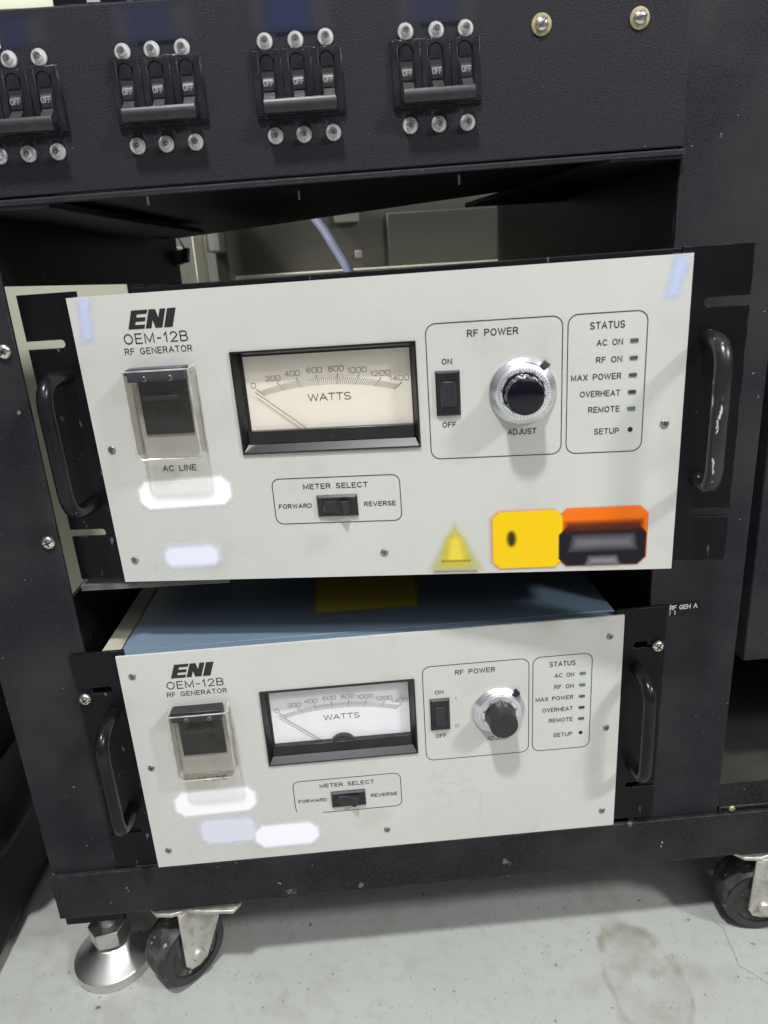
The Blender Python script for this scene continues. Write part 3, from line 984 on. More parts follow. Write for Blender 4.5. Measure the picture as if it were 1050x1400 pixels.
def breaker(xc, ztop):
    """three-pole breaker; origin at the top middle of its face"""
    c = bl(xc, ztop)
    mb = MB().m(M_BREAKER)
    w, h, t = 0.0555, 0.0370, 0.0030
    # cover with three raised poles
    mb.box(-w / 2, w / 2, -0.0016, 0.0, -h, 0)
    for i in (-1, 0, 1):
        xm = i * 0.0183
        mb.box(xm - 0.0089, xm - 0.0049, -t, -0.0016, -h + 0.0012, -0.0010)
        mb.box(xm + 0.0049, xm + 0.0089, -t, -0.0016, -h + 0.0012, -0.0010)
        mb.prism([(xm - 0.0049, -0.0010), (xm - 0.0049, -0.0040)] + arc(xm, -0.0070, 0.0042, 0.0042, 180, 0, 10) + [(xm + 0.0049, -0.0040), (xm + 0.0049, -0.0010)], -t, -0.0016, 'xz')
        mb.prism(arc(xm, -0.0070, 0.0036, 0.0036, 180, 0, 10) + [(xm + 0.0036, -0.0112), (xm - 0.0036, -0.0112)], -0.0025, -0.0016, 'xz')
    mb.m(M_BLK_PIT)
    for i in (-1, 0, 1):
        xm = i * 0.0183
        mb.box(xm - 0.0040, xm + 0.0040, -0.0019, -0.0016, -0.0330, -0.0110)
    hs = mb.build('circuit_breaker', bpan, 0.0004, loc=c)
    for i in (-1, 0, 1):
        xm = i * 0.0183
        mb = MB().m(M_BLK_MATTE)
        mb.prism([(-0.0017, -0.0145), (-0.0032, -0.0152), (-0.0046, -0.0175), (-0.0050, -0.0205), (-0.0045, -0.0230), (-0.0017, -0.0240)], xm - 0.0034, xm + 0.0034, 'yz')
        mb.m(M_TOGGLE)
        mb.prism([(-0.0017, -0.0241), (-0.0046, -0.0236), (-0.0115, -0.0288), (-0.0115, -0.0330), (-0.0017, -0.0305)], xm - 0.0034, xm + 0.0034, 'yz')
        mb.m(M_TOG_INK)
        text(mb, 'OFF', xm - 0.0028, xm + 0.0028, -0.0203, 0.0030, 0.00042, 0, 0.30,
             tf=lambda p: (p[0], -0.0052, p[1]))
        mb.build('toggle', hs, 0.0003)
    mb = MB().m(M_BLK_MATTE)
    mb.prism([(-0.0098, -0.0292), (-0.0128, -0.0288), (-0.0140, -0.0305), (-0.0140, -0.0350), (-0.0128, -0.0368), (-0.0090, -0.0368)], -0.0223, 0.0223, 'yz')
    mb.build('tie_bar', hs, 0.0006, seg=3)
    return hs


for xc, zt in ((0.0105, 0.6117), (0.0962, 0.6142), (0.1815, 0.6148), (0.2668, 0.6164)):
    breaker(xc, zt)


rnd_i = random.Random(11)


def insul(x, z):
    c = bl(x, z)
    mb = MB().m(M_INSUL)
    mb.lathe([(0.0047, 0), (0.0048, 0.0010), (0.0044, 0.0016), (0.0030, 0.0018), (0.0028, 0.0036), (0.0020, 0.0037)], (0, 0, 0), (0, -1, 0), 28)
    o = mb.build('screw_insulator', bpan, loc=c)
    mb = MB().m(M_SCREW)
    mb.lathe([(0.0025, 0.0036), (0.0025, 0.0043), (0.0021, 0.0047), (0.0014, 0.0047), (0.0013, 0.0042)], (0, 0, 0), (0, -1, 0), 20)
    mb.m(M_SLOT).lathe([(0.00135, 0.0042), (0.00135, 0.00475)], (0, 0, 0), (0, -1, 0), 14)
    a_ = rnd_i.uniform(0, 6)
    mb.m(M_SCREW).lathe([(0.0006, 0.00475), (0.0004, 0.0050)], (0.0005 * cos(a_), 0, 0.0005 * sin(a_)), (0, -1, 0), 8)
    mb.build('socket_screw', o)


for x, z in [(-0.0075, 0.6160), (0.0105, 0.6162), (0.0283, 0.6165), (0.0779, 0.6170), (0.0954, 0.6174), (0.1135, 0.6177), (0.1634, 0.6187), (0.1820, 0.6188),
             (0.2003, 0.6195), (0.2491, 0.6202), (0.2679, 0.6202), (0.2860, 0.6204), (-0.0069, 0.5650), (0.0110, 0.5652), (0.0290, 0.5655),
             (0.0784, 0.5662), (0.0962, 0.5665), (0.1144, 0.5666), (0.1645, 0.5676), (0.1824, 0.5676), (0.2009, 0.5677), (0.2497, 0.5692), (0.2679, 0.5692), (0.2862, 0.5692)]:
    insul(x, z)
for x, z, a in ((0.3331, 0.6205, 0.75), (0.3944, 0.6213, 0.25)):
    c = bl(x, z)
    mb = MB().m(M_BRASS)
    mb.lathe([(0.0062, 0), (0.0062, 0.0009), (0.0055, 0.0010)], c, (0, -1, 0), 30)
    w_ = mb.build('washer', bpan)
    mb = screw_mb((c[0], c[1] - 0.0010, c[2]), 0.0041, 0.0022, a, slot=True)
    mb.build('slotted_screw', w_)

# cream and black trim, plus an unseen case added to keep light out
up = thing('upper_trim_blocker', 'cream and black trim above the breaker panel, top left corner, with an added unseen light-blocking case', 'rack unit', (0.2, 0.03, 0.6440))
ui = Matrix.Translation((-0.2, -0.03, -0.6440))
for nm, m_, bx in (('cream_trim', M_CREAMCAB, (-0.020, 0.0400, 0.006, 0.060, 0.6440, 0.690)), ('black_trim', M_BLK_EAR, (0.0402, 0.0600, 0.006, 0.060, 0.6445, 0.690)),
                   ('metal_clip', M_ZINC, (0.0602, 0.0680, 0.005, 0.060, 0.6450, 0.690)), ('black_trim', M_BLK_EAR, (0.0682, 0.4250, 0.006, 0.060, 0.6445, 0.690)),
                   ('case', M_BLK_EAR, (-0.020, 0.4250, 0.0602, 0.575, 0.6445, 1.05))):
    mb = MB().m(m_)
    mb.box(*bx)
    o = mb.build(nm)
    o.parent = up
    o.matrix_parent_inverse = ui


# ------------------------------------------------------------------ GENERATORS
PW, PH = 0.406, 0.2102
KX, KZ = 0.3027, 0.1313


def generator(label, mtx, upper):
    g = thing('power_generator', label, 'generator', group='grey rack generators stacked in the rack')
    g.matrix_world = mtx
    pm = M_PANEL_T if upper else M_PANEL_S
    yi = -0.00018
    # ---- front panel with its printing
    mb = MB().m(pm)
    hx0, hx1, hz0, hz1 = 0.1090, 0.2321, 0.0985, 0.1668
    q4 = lambda a, b, c, d, y: [(a, y, c), (b, y, c), (b, y, d), (a, y, d)]
    mb.frame(q4(0, PW, 0, PH, 0), q4(hx0, hx1, hz0, hz1, 0))
    mb.frame(q4(0, PW, 0, PH, 0.0019), q4(0, PW, 0, PH, 0))
    mb.frame(q4(hx0, hx1, hz0, hz1, 0), q4(hx0, hx1, hz0, hz1, 0.0019))
    mb.frame(q4(hx0, hx1, hz0, hz1, 0.0019), q4(0, PW, 0, PH, 0.0019))
    body = mb.build('front_panel', g)
    LW = 0.00058
    boxes = [(0.2404, 0.3282, 0.0875, 0.1783, 0.0065), (0.3315, 0.3808, 0.0873, 0.1784, 0.0065)]
    if upper:
        boxes.append((0.1252, 0.2172, 0.0433, 0.0776, 0.0055))
    for x0, x1, z0, z1, r in boxes:
        MB().m(M_INK).stroke(round_rect(x0, x1, z0, z1, r), LW, yi, closed=True).build('printed_outline', body)
    if not upper:    # the outline is rubbed away along its lower left
        r = 0.0055
        x0, x1, z0, z1 = 0.1252, 0.2172, 0.0433, 0.0776
        pts = ([(x0 + 0.0006, z0 + 0.0030), (x0, z0 + 0.008)] + arc(x0 + r, z1 - r, r, r, 180, 90, 6) + arc(x1 - r, z1 - r, r, r, 90, 0, 6) +
               arc(x1 - r, z0 + r, r, r, 0, -90, 6) + [(x0 + 0.023, z0)])
        MB().m(M_INK).stroke(pts, LW, yi).build('printed_outline', body)
    T = [('RF POWER', 0.2676, 0.2998, 0.1688, 0.0039, 0.00068), ('STATUS', 0.3455, 0.3666, 0.1687, 0.0040, 0.00066),
         ('AC ON', 0.3499, 0.3658, 0.1581, 0.0034, 0.00058), ('RF ON', 0.3499, 0.3658, 0.1472, 0.0034, 0.00058),
         ('MAX POWER', 0.3342, 0.3656, 0.1364, 0.0034, 0.00058), ('OVERHEAT', 0.3402, 0.3654, 0.1254, 0.0034, 0.00058),
         ('REMOTE', 0.3458, 0.3655, 0.1148, 0.0034, 0.00058), ('SETUP', 0.3499, 0.3656, 0.1000, 0.0034, 0.00058),
         ('ON', 0.2504, 0.2567, 0.1520, 0.0032, 0.00058), ('OFF', 0.2492, 0.2579, 0.1096, 0.0032, 0.00058),
         ('ADJUST', 0.2930, 0.3115, 0.1024, 0.0035, 0.00062), ('METER SELECT', 0.1481, 0.1942, 0.0694, 0.0034, 0.00061),
         ('FORWARD', 0.1287, 0.1523, 0.0553, 0.0029, 0.00056), ('REVERSE', 0.1910, 0.2133, 0.0550, 0.0030, 0.00056),
         ('OEM-12B', 0.0356, 0.0801, 0.1778, 0.0062, 0.00080), ('RF GENERATOR', 0.0346, 0.0818, 0.1707, 0.0038, 0.00060),
         ('AC LINE', 0.0466, 0.0711, 0.0871, 0.0039, 0.00064)]
    for s, x0, x1, z, h, w in T:
        text(MB().m(M_INK), s, x0, x1, z, h, w, yi).build('lettering', body)
    if not upper:
        text(MB().m(M_INK), 'I', 0.2671, 0.2674, 0.1446, 0.0032, 0.00045, yi).build('lettering', body)
        MB().m(M_INK).stroke(arc(0.2674, 0.1199, 0.0013, 0.0013, 0, 345, 14), 0.00035, yi, closed=True).build('lettering', body)
    mb = MB().m(M_INK)
    # maker's slanted block letters
    x0, z0, h, sl = 0.0398, 0.1872, 0.0122, 0.0042

    def para(a, b, c, d):
        """slanted quad from letter coordinates: a..b across in mm, c..d of the height"""
        sh = lambda x, t: (x0 + x * 0.001 + sl * t, yi, z0 + h * t)
        mb.add([sh(a, c), sh(b, c), sh(b, d), sh(a, d)], [(0, 1, 2, 3)])
    para(0, 4.4, 0, 1.0)
    para(4.4, 11.4, 0, 0.22); para(4.4, 11.0, 0.39, 0.61); para(4.4, 11.4, 0.78, 1.0)
    para(12.3, 16.3, 0, 1.0); para(20.0, 24.0, 0, 1.0)
    sh = lambda x, t: (x0 + x * 0.001 + sl * t, yi, z0 + h * t)
    mb.add([sh(16.3, 0.42), sh(16.3, 1.0), sh(16.9, 1.0), sh(20.0, 0.55), sh(20.0, 0), sh(19.2, 0)], [(0, 1, 2, 3, 4, 5)])
    para(25.2, 31.2, 0, 1.0)
    mb.build('maker_mark', body)
    # ---- ears, top flange and case
    for s in (0, 1):
        mb = MB().m(M_BLK_EAR)
        xa, xb, cut = (-0.0365, 0.0060, -0.0115) if s == 0 else (PW - 0.006, 0.4425, 0.4185)
        ztop = 0.2142
        zs = (0.1805, 0.0405)
        hs = 0.0028
        y0, y1 = 0.0022, 0.0052
        xe = xa if s == 0 else xb
        def slot_arc(zc, up):
            a = arc(cut, zc, hs, hs, 90, -90, 8) if s == 0 else arc(cut, zc, hs, hs, 90, 270, 8)
            return a if up else a[::-1]
        if s == 0:
            poly = [(xb, 0.002), (xb, ztop), (xa, ztop)] + [(xe, zs[0] + hs)] + slot_arc(zs[0], True) + [(xe, zs[0] - hs)] + [(xe, zs[1] + hs)] + slot_arc(zs[1], True) + [(xe, zs[1] - hs), (xa, 0.002)]
        else:
            poly = [(xa, 0.0045), (xa, ztop), (xb, ztop)] + [(xe, zs[0] + hs)] + slot_arc(zs[0], True) + [(xe, zs[0] - hs)] + [(xe, zs[1] + hs)] + slot_arc(zs[1], True) + [(xe, zs[1] - hs), (xb, 0.0045)]
        mb.prism(poly, y0, y1, 'xz')
        ear = mb.build('rack_ear', g, 0.0004)
        # bail handle
        hx, hy = (-0.0118, -0.0330) if s == 0 else (0.4195, -0.0270)
        r = 0.0053
        path = bend([(hx, 0.004, 0.1585), (hx, hy, 0.1585), (hx, hy, 0.0645), (hx, 0.004, 0.0645)], 0.019)
        mb = MB().m(M_HANDLE_CHIP if (upper and s == 1) else M_HANDLE)
        mb.tube(path, r, 20)
        hd = mb.build('handle', g)
        if upper and s == 1:
            hd['label'] = 'black bail handle with paint chipped off to bare metal'
    mb = MB()
    if upper:
        mb.m(M_BLK_EAR).box(0.045, 0.400, 0.0030, 0.0400, 0.2060, 0.2138)
        mb.m(M_BLK_EAR).box(0.012, 0.394, 0.0400, 0.46, 0.003, 0.2095)
    else:
        mb.m(M_BLUE).box(0.0010, 0.4020, 0.0030, 0.0120, 0.1720, 0.2092)
        mb.box(0.0010, 0.4020, 0.0121, 0.46, 0.003, 0.2092)
    mb.build('case', g, 0.0006)
    if not upper:
        mb = MB().m(M_PALE)
        mb.box(-0.0185, -0.0030, 0.0060, 0.46, 0.1960, 0.2050)
        mb.build('slide_rail', g, 0.0005)
        mb = MB().m(M_PRINT)
        mb.soft([(0.1545, 0.0), (0.2440, 0.0), (0.2490, 0.080), (0.1520, 0.080)], 0.0, (0.46, 0.38, 0.05), 1.0, 0.006)
        st = mb.build('caution_sticker', g)
        st.rotation_euler = (radians(-90), 0, 0)
        for v in st.data.vertices:      # lay it on the case top
            v.co = (v.co[0], v.co[1], v.co[2])
        st.rotation_euler = (0, 0, 0)
        for v in st.data.vertices:
            v.co = (v.co[0], 0.0495 + v.co[2], 0.2095)
        st['label'] = 'yellow sticker on the blue case top in the shade'
    # ---- panel screws
    sc_pos = [(0.0107, 0.1046), (0.0113, 0.0180), (0.2027, 0.0186), (0.3950, 0.1048)]
    if not upper:
        sc_pos += [(0.0101, 0.1919), (0.3947, 0.1922), (0.3950, 0.0175)]
    for i, (x, z) in enumerate(sc_pos):
        screw_mb((x, 0.0, z), 0.0029, 0.0010, 0.4 + i * 0.55, material=M_SCREW_D).build('screw', g)
    # ---- meter
    mx0, mx1, mz0, mz1 = 0.1075, 0.2336, 0.0967, 0.1683
    yb = -0.0014
    ix0, ix1, iz0, iz1 = 0.1105, 0.2306, 0.1012, 0.1655
    dx0, dx1, dz0, dz1 = 0.1135, 0.2286, 0.1120, 0.1635
    yd = 0.0080
    # opening through the panel: the well is set behind a dark frame, the panel behind it is cut by a boolean-free surround
    mb = MB().m(M_BLK_PLASTIC)
    R4 = lambda a, b, c, d, y: [(a, y, c), (b, y, c), (b, y, d), (a, y, d)]
    mb.frame(R4(mx0, mx1, mz0, mz1, 0.0), R4(mx0, mx1, mz0, mz1, yb))
    mb.frame(R4(mx0, mx1, mz0, mz1, yb), R4(mx0 + 0.0012, mx1 - 0.0012, mz0 + 0.0014, mz1 - 0.0012, yb - 0.0003))
    mb.frame(R4(mx0 + 0.0012, mx1 - 0.0012, mz0 + 0.0014, mz1 - 0.0012, yb - 0.0003), R4(ix0 + 0.0008, ix1 - 0.0008, iz0 + 0.0015, iz1, 0.0030))
    mb.frame(R4(ix0 + 0.0008, ix1 - 0.0008, iz0 + 0.0015, iz1, 0.0030), R4(ix0 + 0.0010, ix1 - 0.0010, iz0 + 0.0016, iz1 - 0.0001, yd + 0.001))
    mb.add(R4(ix0, ix1, iz0, iz1, yd + 0.0012), [(0, 1, 2, 3)])
    mt = mb.build('meter', g)
    mb = MB().m(M_BLK_PLASTIC)
    mb.box(ix0 + 0.0012, ix1 - 0.0012, 0.0030, yd + 0.0005, iz0 + 0.0018, dz0)
    if not upper:
        mb.prism(arc(0.1712, dz0 - 0.0035, 0.0105, 0.0092, 0, 180, 16), 0.0035, yd - 0.0005, 'xz')
    mb.m(M_SLOT)
    for b in (0.3, 0.3 + pi / 2):
        mb.stroke([(0.1712 + 0.0016 * cos(b), 0.1065 + 0.0016 * sin(b)), (0.1712 - 0.0016 * cos(b), 0.1065 - 0.0016 * sin(b))], 0.0007, 0.0027)
    mb.build('cover_strip', mt, 0.0003)
    dm = M_CREAM if upper else M_DIAL_GLARE
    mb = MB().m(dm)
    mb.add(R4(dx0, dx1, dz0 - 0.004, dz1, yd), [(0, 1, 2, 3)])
    mb.m(M_DIALINK)
    # scale: measured outer ends of the eight main marks, rays from the pivot
    ox = [0.1207, 0.1359, 0.1495, 0.1638, 0.1786, 0.1933, 0.2083, 0.2222]
    px, pz = 0.1712, 0.0985
    def outer(t):
        i = min(int(t), 6)
        f = t - i
        x = ox[i] * (1 - f) + ox[i + 1] * f
        u = (x - 0.1712) / 0.0507
        return x, 0.1487 - 0.0080 * u * u - 0.0002 * u
    yt = yd - 0.0002
    for k in range(71):
        x, z = outer(k / 10)
        d = Vector((px - x, pz - z)).normalized()
        major = k % 10 == 0
        if not major:
            x, z = x + d[0] * 0.0022, z + d[1] * 0.0022
        L = 0.0070 if major else 0.0047
        mb.stroke([(x, z), (x + d[0] * L, z + d[1] * L)], 0.00044 if major else 0.00028, yt)
    nums = [('0', 0.1187, 0.1437), ('200', 0.1332, 0.1480), ('400', 0.1471, 0.1505), ('600', 0.1627, 0.1519), ('800', 0.1778, 0.1521), ('1000', 0.1922, 0.1505), ('1200', 0.2081, 0.1474), ('1400', 0.2207, 0.1436)]
    for s, x, z in nums:
        w = 0.0036 * len(s) + (0 if len(s) < 4 else -0.001)
        text(mb, s, x - w / 2 + 0.0002, x + w / 2 - 0.0002, z - 0.0017, 0.0034, 0.00032, yt, 0.22)
    text(mb, 'WATTS', 0.1566, 0.1864, 0.1309, 0.0047, 0.00054, yt, 0.16)
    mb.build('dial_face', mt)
    mb = MB().m(M_DIALINK)
    mb.tube([(0.1200, 0.0062, 0.1392 if upper else 0.1405), (0.1555, 0.0062, 0.1105)], 0.00026, 6)
    mb.build('needle', mt)
    mb = MB().m(M_PANE)
    mb.add(R4(ix0 + 0.0009, ix1 - 0.0009, dz0, iz1 - 0.0001, 0.0033), [(0, 1, 2, 3)])
    mb.build('window_pane', mt)
    # ---- power rocker
    def rocker(x0, x1, z0, z1, horiz):
        mb = MB().m(M_BLK_PLASTIC)
        yq = -0.0022
        e_ = 0.0030
        xi0, xi1, zi0, zi1 = (x0 + 0.0036, x1 - 0.0034, z0 + 0.0062, z1 - 0.0066) if not horiz else (x0 + 0.0048, x1 - 0.0052, z0 + 0.0030, z1 - 0.0036)
        mb.frame(R4(x0, x1, z0, z1, 0.0), R4(x0, x1, z0, z1, -0.0008))
        mb.frame(R4(x0, x1, z0, z1, -0.0008), R4(x0 + 0.0013, x1 - 0.0013, z0 + 0.0013, z1 - 0.0013, yq))
        mb.frame(R4(x0 + 0.0013, x1 - 0.0013, z0 + 0.0013, z1 - 0.0013, yq), R4(xi0 - 0.0004, xi1 + 0.0004, zi0 - 0.0004, zi1 + 0.0004, yq))
        mb.frame(R4(xi0 - 0.0004, xi1 + 0.0004, zi0 - 0.0004, zi1 + 0.0004, yq), R4(xi0 - 0.0004, xi1 + 0.0004, zi0 - 0.0004, zi1 + 0.0004, -0.0003))
        mb.add(R4(xi0, xi1, zi0, zi1, -0.00035), [(0, 1, 2, 3)])
        sw = mb.build('rocker_switch', g)
        mb = MB().m(M_BLK_MATTE)
        if not horiz:
            a, b = zi0, zi1
            pr = [(-0.0004, a), (-0.0050, a + 0.0003), (-0.0044, a + 0.004), (-0.0032, (a + b) / 2), (-0.0029, b - 0.004), (-0.0027, b - 0.0004), (-0.0004, b)]
            mb.prism(pr, xi0, xi1, 'yz')
        else:
            a, b = xi0, xi1
            pr = [(a, -0.0004), (a + 0.0004, -0.0030), (a + 0.006, -0.0030), (a + 0.0105, -0.0038), (b - 0.0048, -0.0068), (b - 0.0040, -0.0065), (b, -0.0022), (b, -0.0004)]
            mb.prism(pr, zi0, zi1, 'xy')
        mb.build('rocker', sw, 0.0004)
    rocker(0.2454, 0.2617, 0.1176, 0.1476, False)
    rocker(0.1568, 0.1862, 0.0482, 0.0642, True)
    # ---- ten-turn dial
    mb = MB().m(M_ALU)
    mb.lathe([(0.0216, 0), (0.0220, 0.0004), (0.0220, 0.0014), (0.0212, 0.0022), (0.0181, 0.0050), (0.0177, 0.0053)], (KX, 0, KZ), (0, -1, 0), 72)
    kn = mb.build('dial_knob', g)
    mb = MB().m(M_ALU_RING)
    mb.lathe([(0.0176, 0.0048), (0.0175, 0.0058), (0.0166, 0.0064), (0.0134, 0.0070), (0.0125, 0.0070)], (KX, 0, KZ), (0, -1, 0), 72)
    mb.m(M_INK)
    yk = lambda r: -(0.0064 + (0.0166 - r) / 0.0032 * 0.0006) - 0.00012
    off = 8 if upper else 0
    for k in range(50):
        t = radians(90 - 7.2 * k + off)
        L = 0.0022 if k % 5 == 0 else 0.0014
        P = [(KX + cos(t) * (0.0166 - q), KZ + sin(t) * (0.0166 - q)) for q in (0.0, L)]
        mb.stroke(P, 0.00028, tf=lambda p: (p[0], yk(math.hypot(p[0] - KX, p[1] - KZ)), p[1]))
        if k % 5 == 0:
            s = str(k * 2)
            w = 0.0011 * len(s) + 0.0003
            rr = 0.0129
            def tf(p, t=t, rr=rr):
                dx, dz = p[0], p[1]
                a = t - pi / 2
                r_ = rr + dz
                X, Z = KX + cos(t) * r_ + cos(a) * dx, KZ + sin(t) * r_ + sin(a) * dx
                return (X, yk(r_), Z)
            text(mb, s, -w / 2, w / 2, 0.0, 0.0016, 0.00030, 0, 0.2, tf=tf)
    mb.build('scale_ring', kn)
    mb = MB().m(M_INK)
    mb.stroke(arc(KX, KZ, 0.0193, 0.0193, 118 if upper else 122, 56 if upper else 80, 14), 0.00065, tf=lambda p: (p[0], -0.00405, p[1]))
    mb.stroke([(KX - 0.0072, KZ + 0.0172), (KX - 0.0066, KZ + 0.0160)], 0.0002, tf=lambda p: (p[0], -0.0054, p[1]))
    mb.build('counter_window', kn)
    mb = MB().m(M_CAP_GLOSS if upper else M_CAP_MATTE)
    fl_ = (14, 0.05, lambda h_: 0.0075 < h_ < 0.0205)
    if upper:
        prof = [(0.0138, 0.0068), (0.0138, 0.0080), (0.0130, 0.0085), (0.0122, 0.0198), (0.0118, 0.0212), (0.0105, 0.0220), (0.0074, 0.0227), (0.0030, 0.0230)]
    else:
        prof = [(0.0129, 0.0068), (0.0129, 0.0082), (0.0124, 0.0086), (0.0116, 0.0205), (0.0112, 0.0222), (0.0105, 0.0226), (0.0060, 0.0221), (0.0020, 0.0218)]
    mb.lathe(prof, (KX, 0, KZ), (0, -1, 0), 84, flute=fl_)
    mb.build('knob_cap', kn)
    mb = MB().m(M_BLK_PLASTIC if not upper else M_LEVER)
    a = radians(50)
    d, q = Vector((cos(a), 0, sin(a))), Vector((-sin(a), 0, cos(a)))
    c = Vector((KX, 0, KZ)) + d * 0.0222
    vs = []
    for y in (-0.0002, -0.0052):
        for i, j in ((-0.0028, -0.0021), (0.0024, -0.0027), (0.0030, 0.0020), (-0.0024, 0.0025)):
            vs.append(c + d * i * 0.9 + q * j + Vector((0, y, 0)))
    mb.add(vs, [(3, 2, 1, 0), (4, 5, 6, 7), (0, 1, 5, 4), (1, 2, 6, 5), (2, 3, 7, 6), (3, 0, 4, 7)])
    mb.build('lock_lever', kn, 0.0008, seg=3)
    # ---- indicators
    leds = [M_LED, M_LED, M_LED_B, M_LED_R, M_LED_G] if upper else [M_LED_G, M_LED_G, M_LED, M_LED_R, M_LED]
    for i, z in enumerate((0.1602, 0.1493, 0.1383, 0.1273, 0.1164)):
        mb = MB().m(leds[i])
        mb.box(0.3707, 0.3757, -0.0007, 0.0, z - 0.00115, z + 0.00115)
        o = mb.build('indicator_light', g, 0.0003)
        if i == 3:
            o['label'] = 'dark red indicator light'
    mb = MB().m(M_BLK_PIT)
    mb.lathe([(0.0017, 0), (0.0016, 0.00025)], (0.3731, 0, 0.1021), (0, -1, 0), 18)
    mb.build('setup_hole', g)
    # ---- breaker under its clear guard
    mb = MB().m(M_BLK_MATTE)
    bx0, bx1, bz0, bz1 = 0.0395, 0.0748, 0.1145, 0.1530
    mb.box(bx0, bx1, -0.0012, 0.0, bz0, bz1)
    for x in (0.0512, 0.0640):
        mb.box(x - 0.0012, x + 0.0012, -0.0022, -0.0012, 0.1285, 0.1335)
    ac = mb.build('line_breaker', g, 0.0003)
    mb = MB().m(M_TOGGLE)
    mb.box(0.0445, 0.0700, -0.0075, -0.0045, 0.1395, 0.1428)
    mb.box(0.0480, 0.0540, -0.0050, -0.0012, 0.1385, 0.1435)
    mb.box(0.0612, 0.0672, -0.0050, -0.0012, 0.1385, 0.1435)
    mb.build('tie_bar', ac, 0.0006)
    M_BLOCK = M_HINGE_U if upper else M_BLK_MATTE
    mb = MB().m(M_BLOCK)
    mb.box(0.0372, 0.0775, -0.0112, -0.0002, 0.1530, 0.1618)
    hb = mb.build('hinge_block', ac, 0.0005)
    for x in (0.0492, 0.0676):
        screw_mb((x, -0.0112, 0.1548), 0.0021, 0.0009, 0.6, material=M_SCREW_D).build('screw', ac)
    tilt = 0.0 if upper else 0.0
    gx0, gx1, gz0, gz1, gy = 0.0352, 0.0828, 0.0992, 0.1605, -0.0142
    th = 0.0014
    mb = MB().m(M_CLEAR)
    mb.add([(gx0 + 0.0006, gy, gz0 + 0.004), (gx0 + 0.004, gy, gz0 + 0.0003), (gx1 - 0.004, gy, gz0 + 0.0003), (gx1 - 0.0006, gy, gz0 + 0.004), (gx1 - 0.0006, gy, gz1), (gx0 + 0.0006, gy, gz1)], [(0, 1, 2, 3, 4, 5)])
    for x in (gx0 + th * 0.5, gx1 - th * 0.5):
        mb.add([(x, gy, gz0 + 0.004), (x, gy, gz1), (x, -0.0015, gz1 + 0.0010), (x, -0.0006, gz1 - 0.006), (x, -0.0006, gz0 + 0.0015)], [(0, 1, 2, 3, 4)])
    mb.add([(gx0 + 0.004, gy, gz0 + 0.0003), (gx1 - 0.004, gy, gz0 + 0.0003), (gx1 - 0.003, -0.003, gz0 - 0.0012), (gx0 + 0.003, -0.003, gz0 - 0.0012)], [(0, 1, 2, 3)])
    mb.m(M_CLEAR_RIM)
    rr = 0.0007
    for x in (gx0 + th * 0.5, gx1 - th * 0.5):
        mb.tube([(x, gy, gz0 + 0.004), (x, gy, gz1)], rr, 6)
        mb.tube([(x, gy + 0.001, gz1), (x, -0.0015, gz1 + 0.0010)], rr * 0.8, 6)
        mb.tube([(x, -0.0006, gz0 + 0.0015), (x, -0.0006, gz1 - 0.006)], rr * 0.7, 6)
    mb.tube([(gx0 + 0.0007, gy, gz0 + 0.004), (gx0 + 0.004, gy, gz0 + 0.0003), (gx1 - 0.004, gy, gz0 + 0.0003), (gx1 - 0.0007, gy, gz0 + 0.004)], rr, 6)
    mb.tube([(gx0 + 0.0007, gy, gz1), (gx1 - 0.0007, gy, gz1)], rr * 0.8, 6)
    if not upper:
        mb.tube([(gx0 + 0.009, -0.009, gz0 + 0.0012), (gx0 + 0.010, -0.009, gz0 + 0.0062), (gx0 + 0.013, -0.009, gz0 + 0.0062), (gx0 + 0.0155, -0.009, gz0 + 0.0022), (gx1 - 0.015, -0.009, gz0 + 0.0022), (gx1 - 0.012, -0.009, gz0 + 0.0065), (gx1 - 0.006, -0.009, gz0 + 0.0065)], rr * 0.7, 6)
    mb.m(M_SCREW)
    for x in (gx0 + 0.0004, gx1 - 0.0004):
        mb.lathe([(0.0013, 0), (0.0012, 0.0006)], (x, -0.0085, 0.1585), (1 if x > 0.05 else -1, 0, 0), 12)
    mb.build('clear_guard', g)
    return g


M_LEVER = mat('dark_metal_lever', (0.12, 0.12, 0.12), 0.3, 0.8)
M_HINGE_U = mat('slate_hinge_block', (0.045, 0.050, 0.072), 0.38, var=[((0.060, 0.066, 0.090), 80, 0.4, 0.7)])

UO = Vector((0.01509, 0.01080, 0.26874))
URot = Matrix(((0.98826638, 0.15241148, -0.01001529), (-0.15252960, 0.98822196, -0.01233224), (0.00801775, 0.01371516, 0.99987380))).to_4x4()
gu = generator('upper grey generator sitting askew, with yellow and orange warning stickers along its lower edge', Matrix.Translation(UO) @ URot, True)
gl = generator('lower grey generator with blue case top, screwed square into the rack above the casters', Matrix.Identity(4), False)


STK = [0]


def sticker(g, name, shapes, label=None, material=None):
    STK[0] += 1
    mb = MB().m(material or M_PRINT)
    for i, (poly, col, a, fe) in enumerate(shapes):
        mb.soft(poly, -0.00025 - 0.0002 * i - 0.00007 * (STK[0] % 4), col, a, fe)
    o = mb.build(name, g)
    if label:
        o['label'] = label
    return o


def octo(x0, x1, z0, z1, c, skew=0.0):
    return [(x0 + c, z0), (x1 - c, z0 + skew), (x1, z0 + c + skew), (x1, z1 - c + skew), (x1 - c, z1 + skew), (x0 + c, z1), (x0, z1 - c), (x0, z0 + c)]


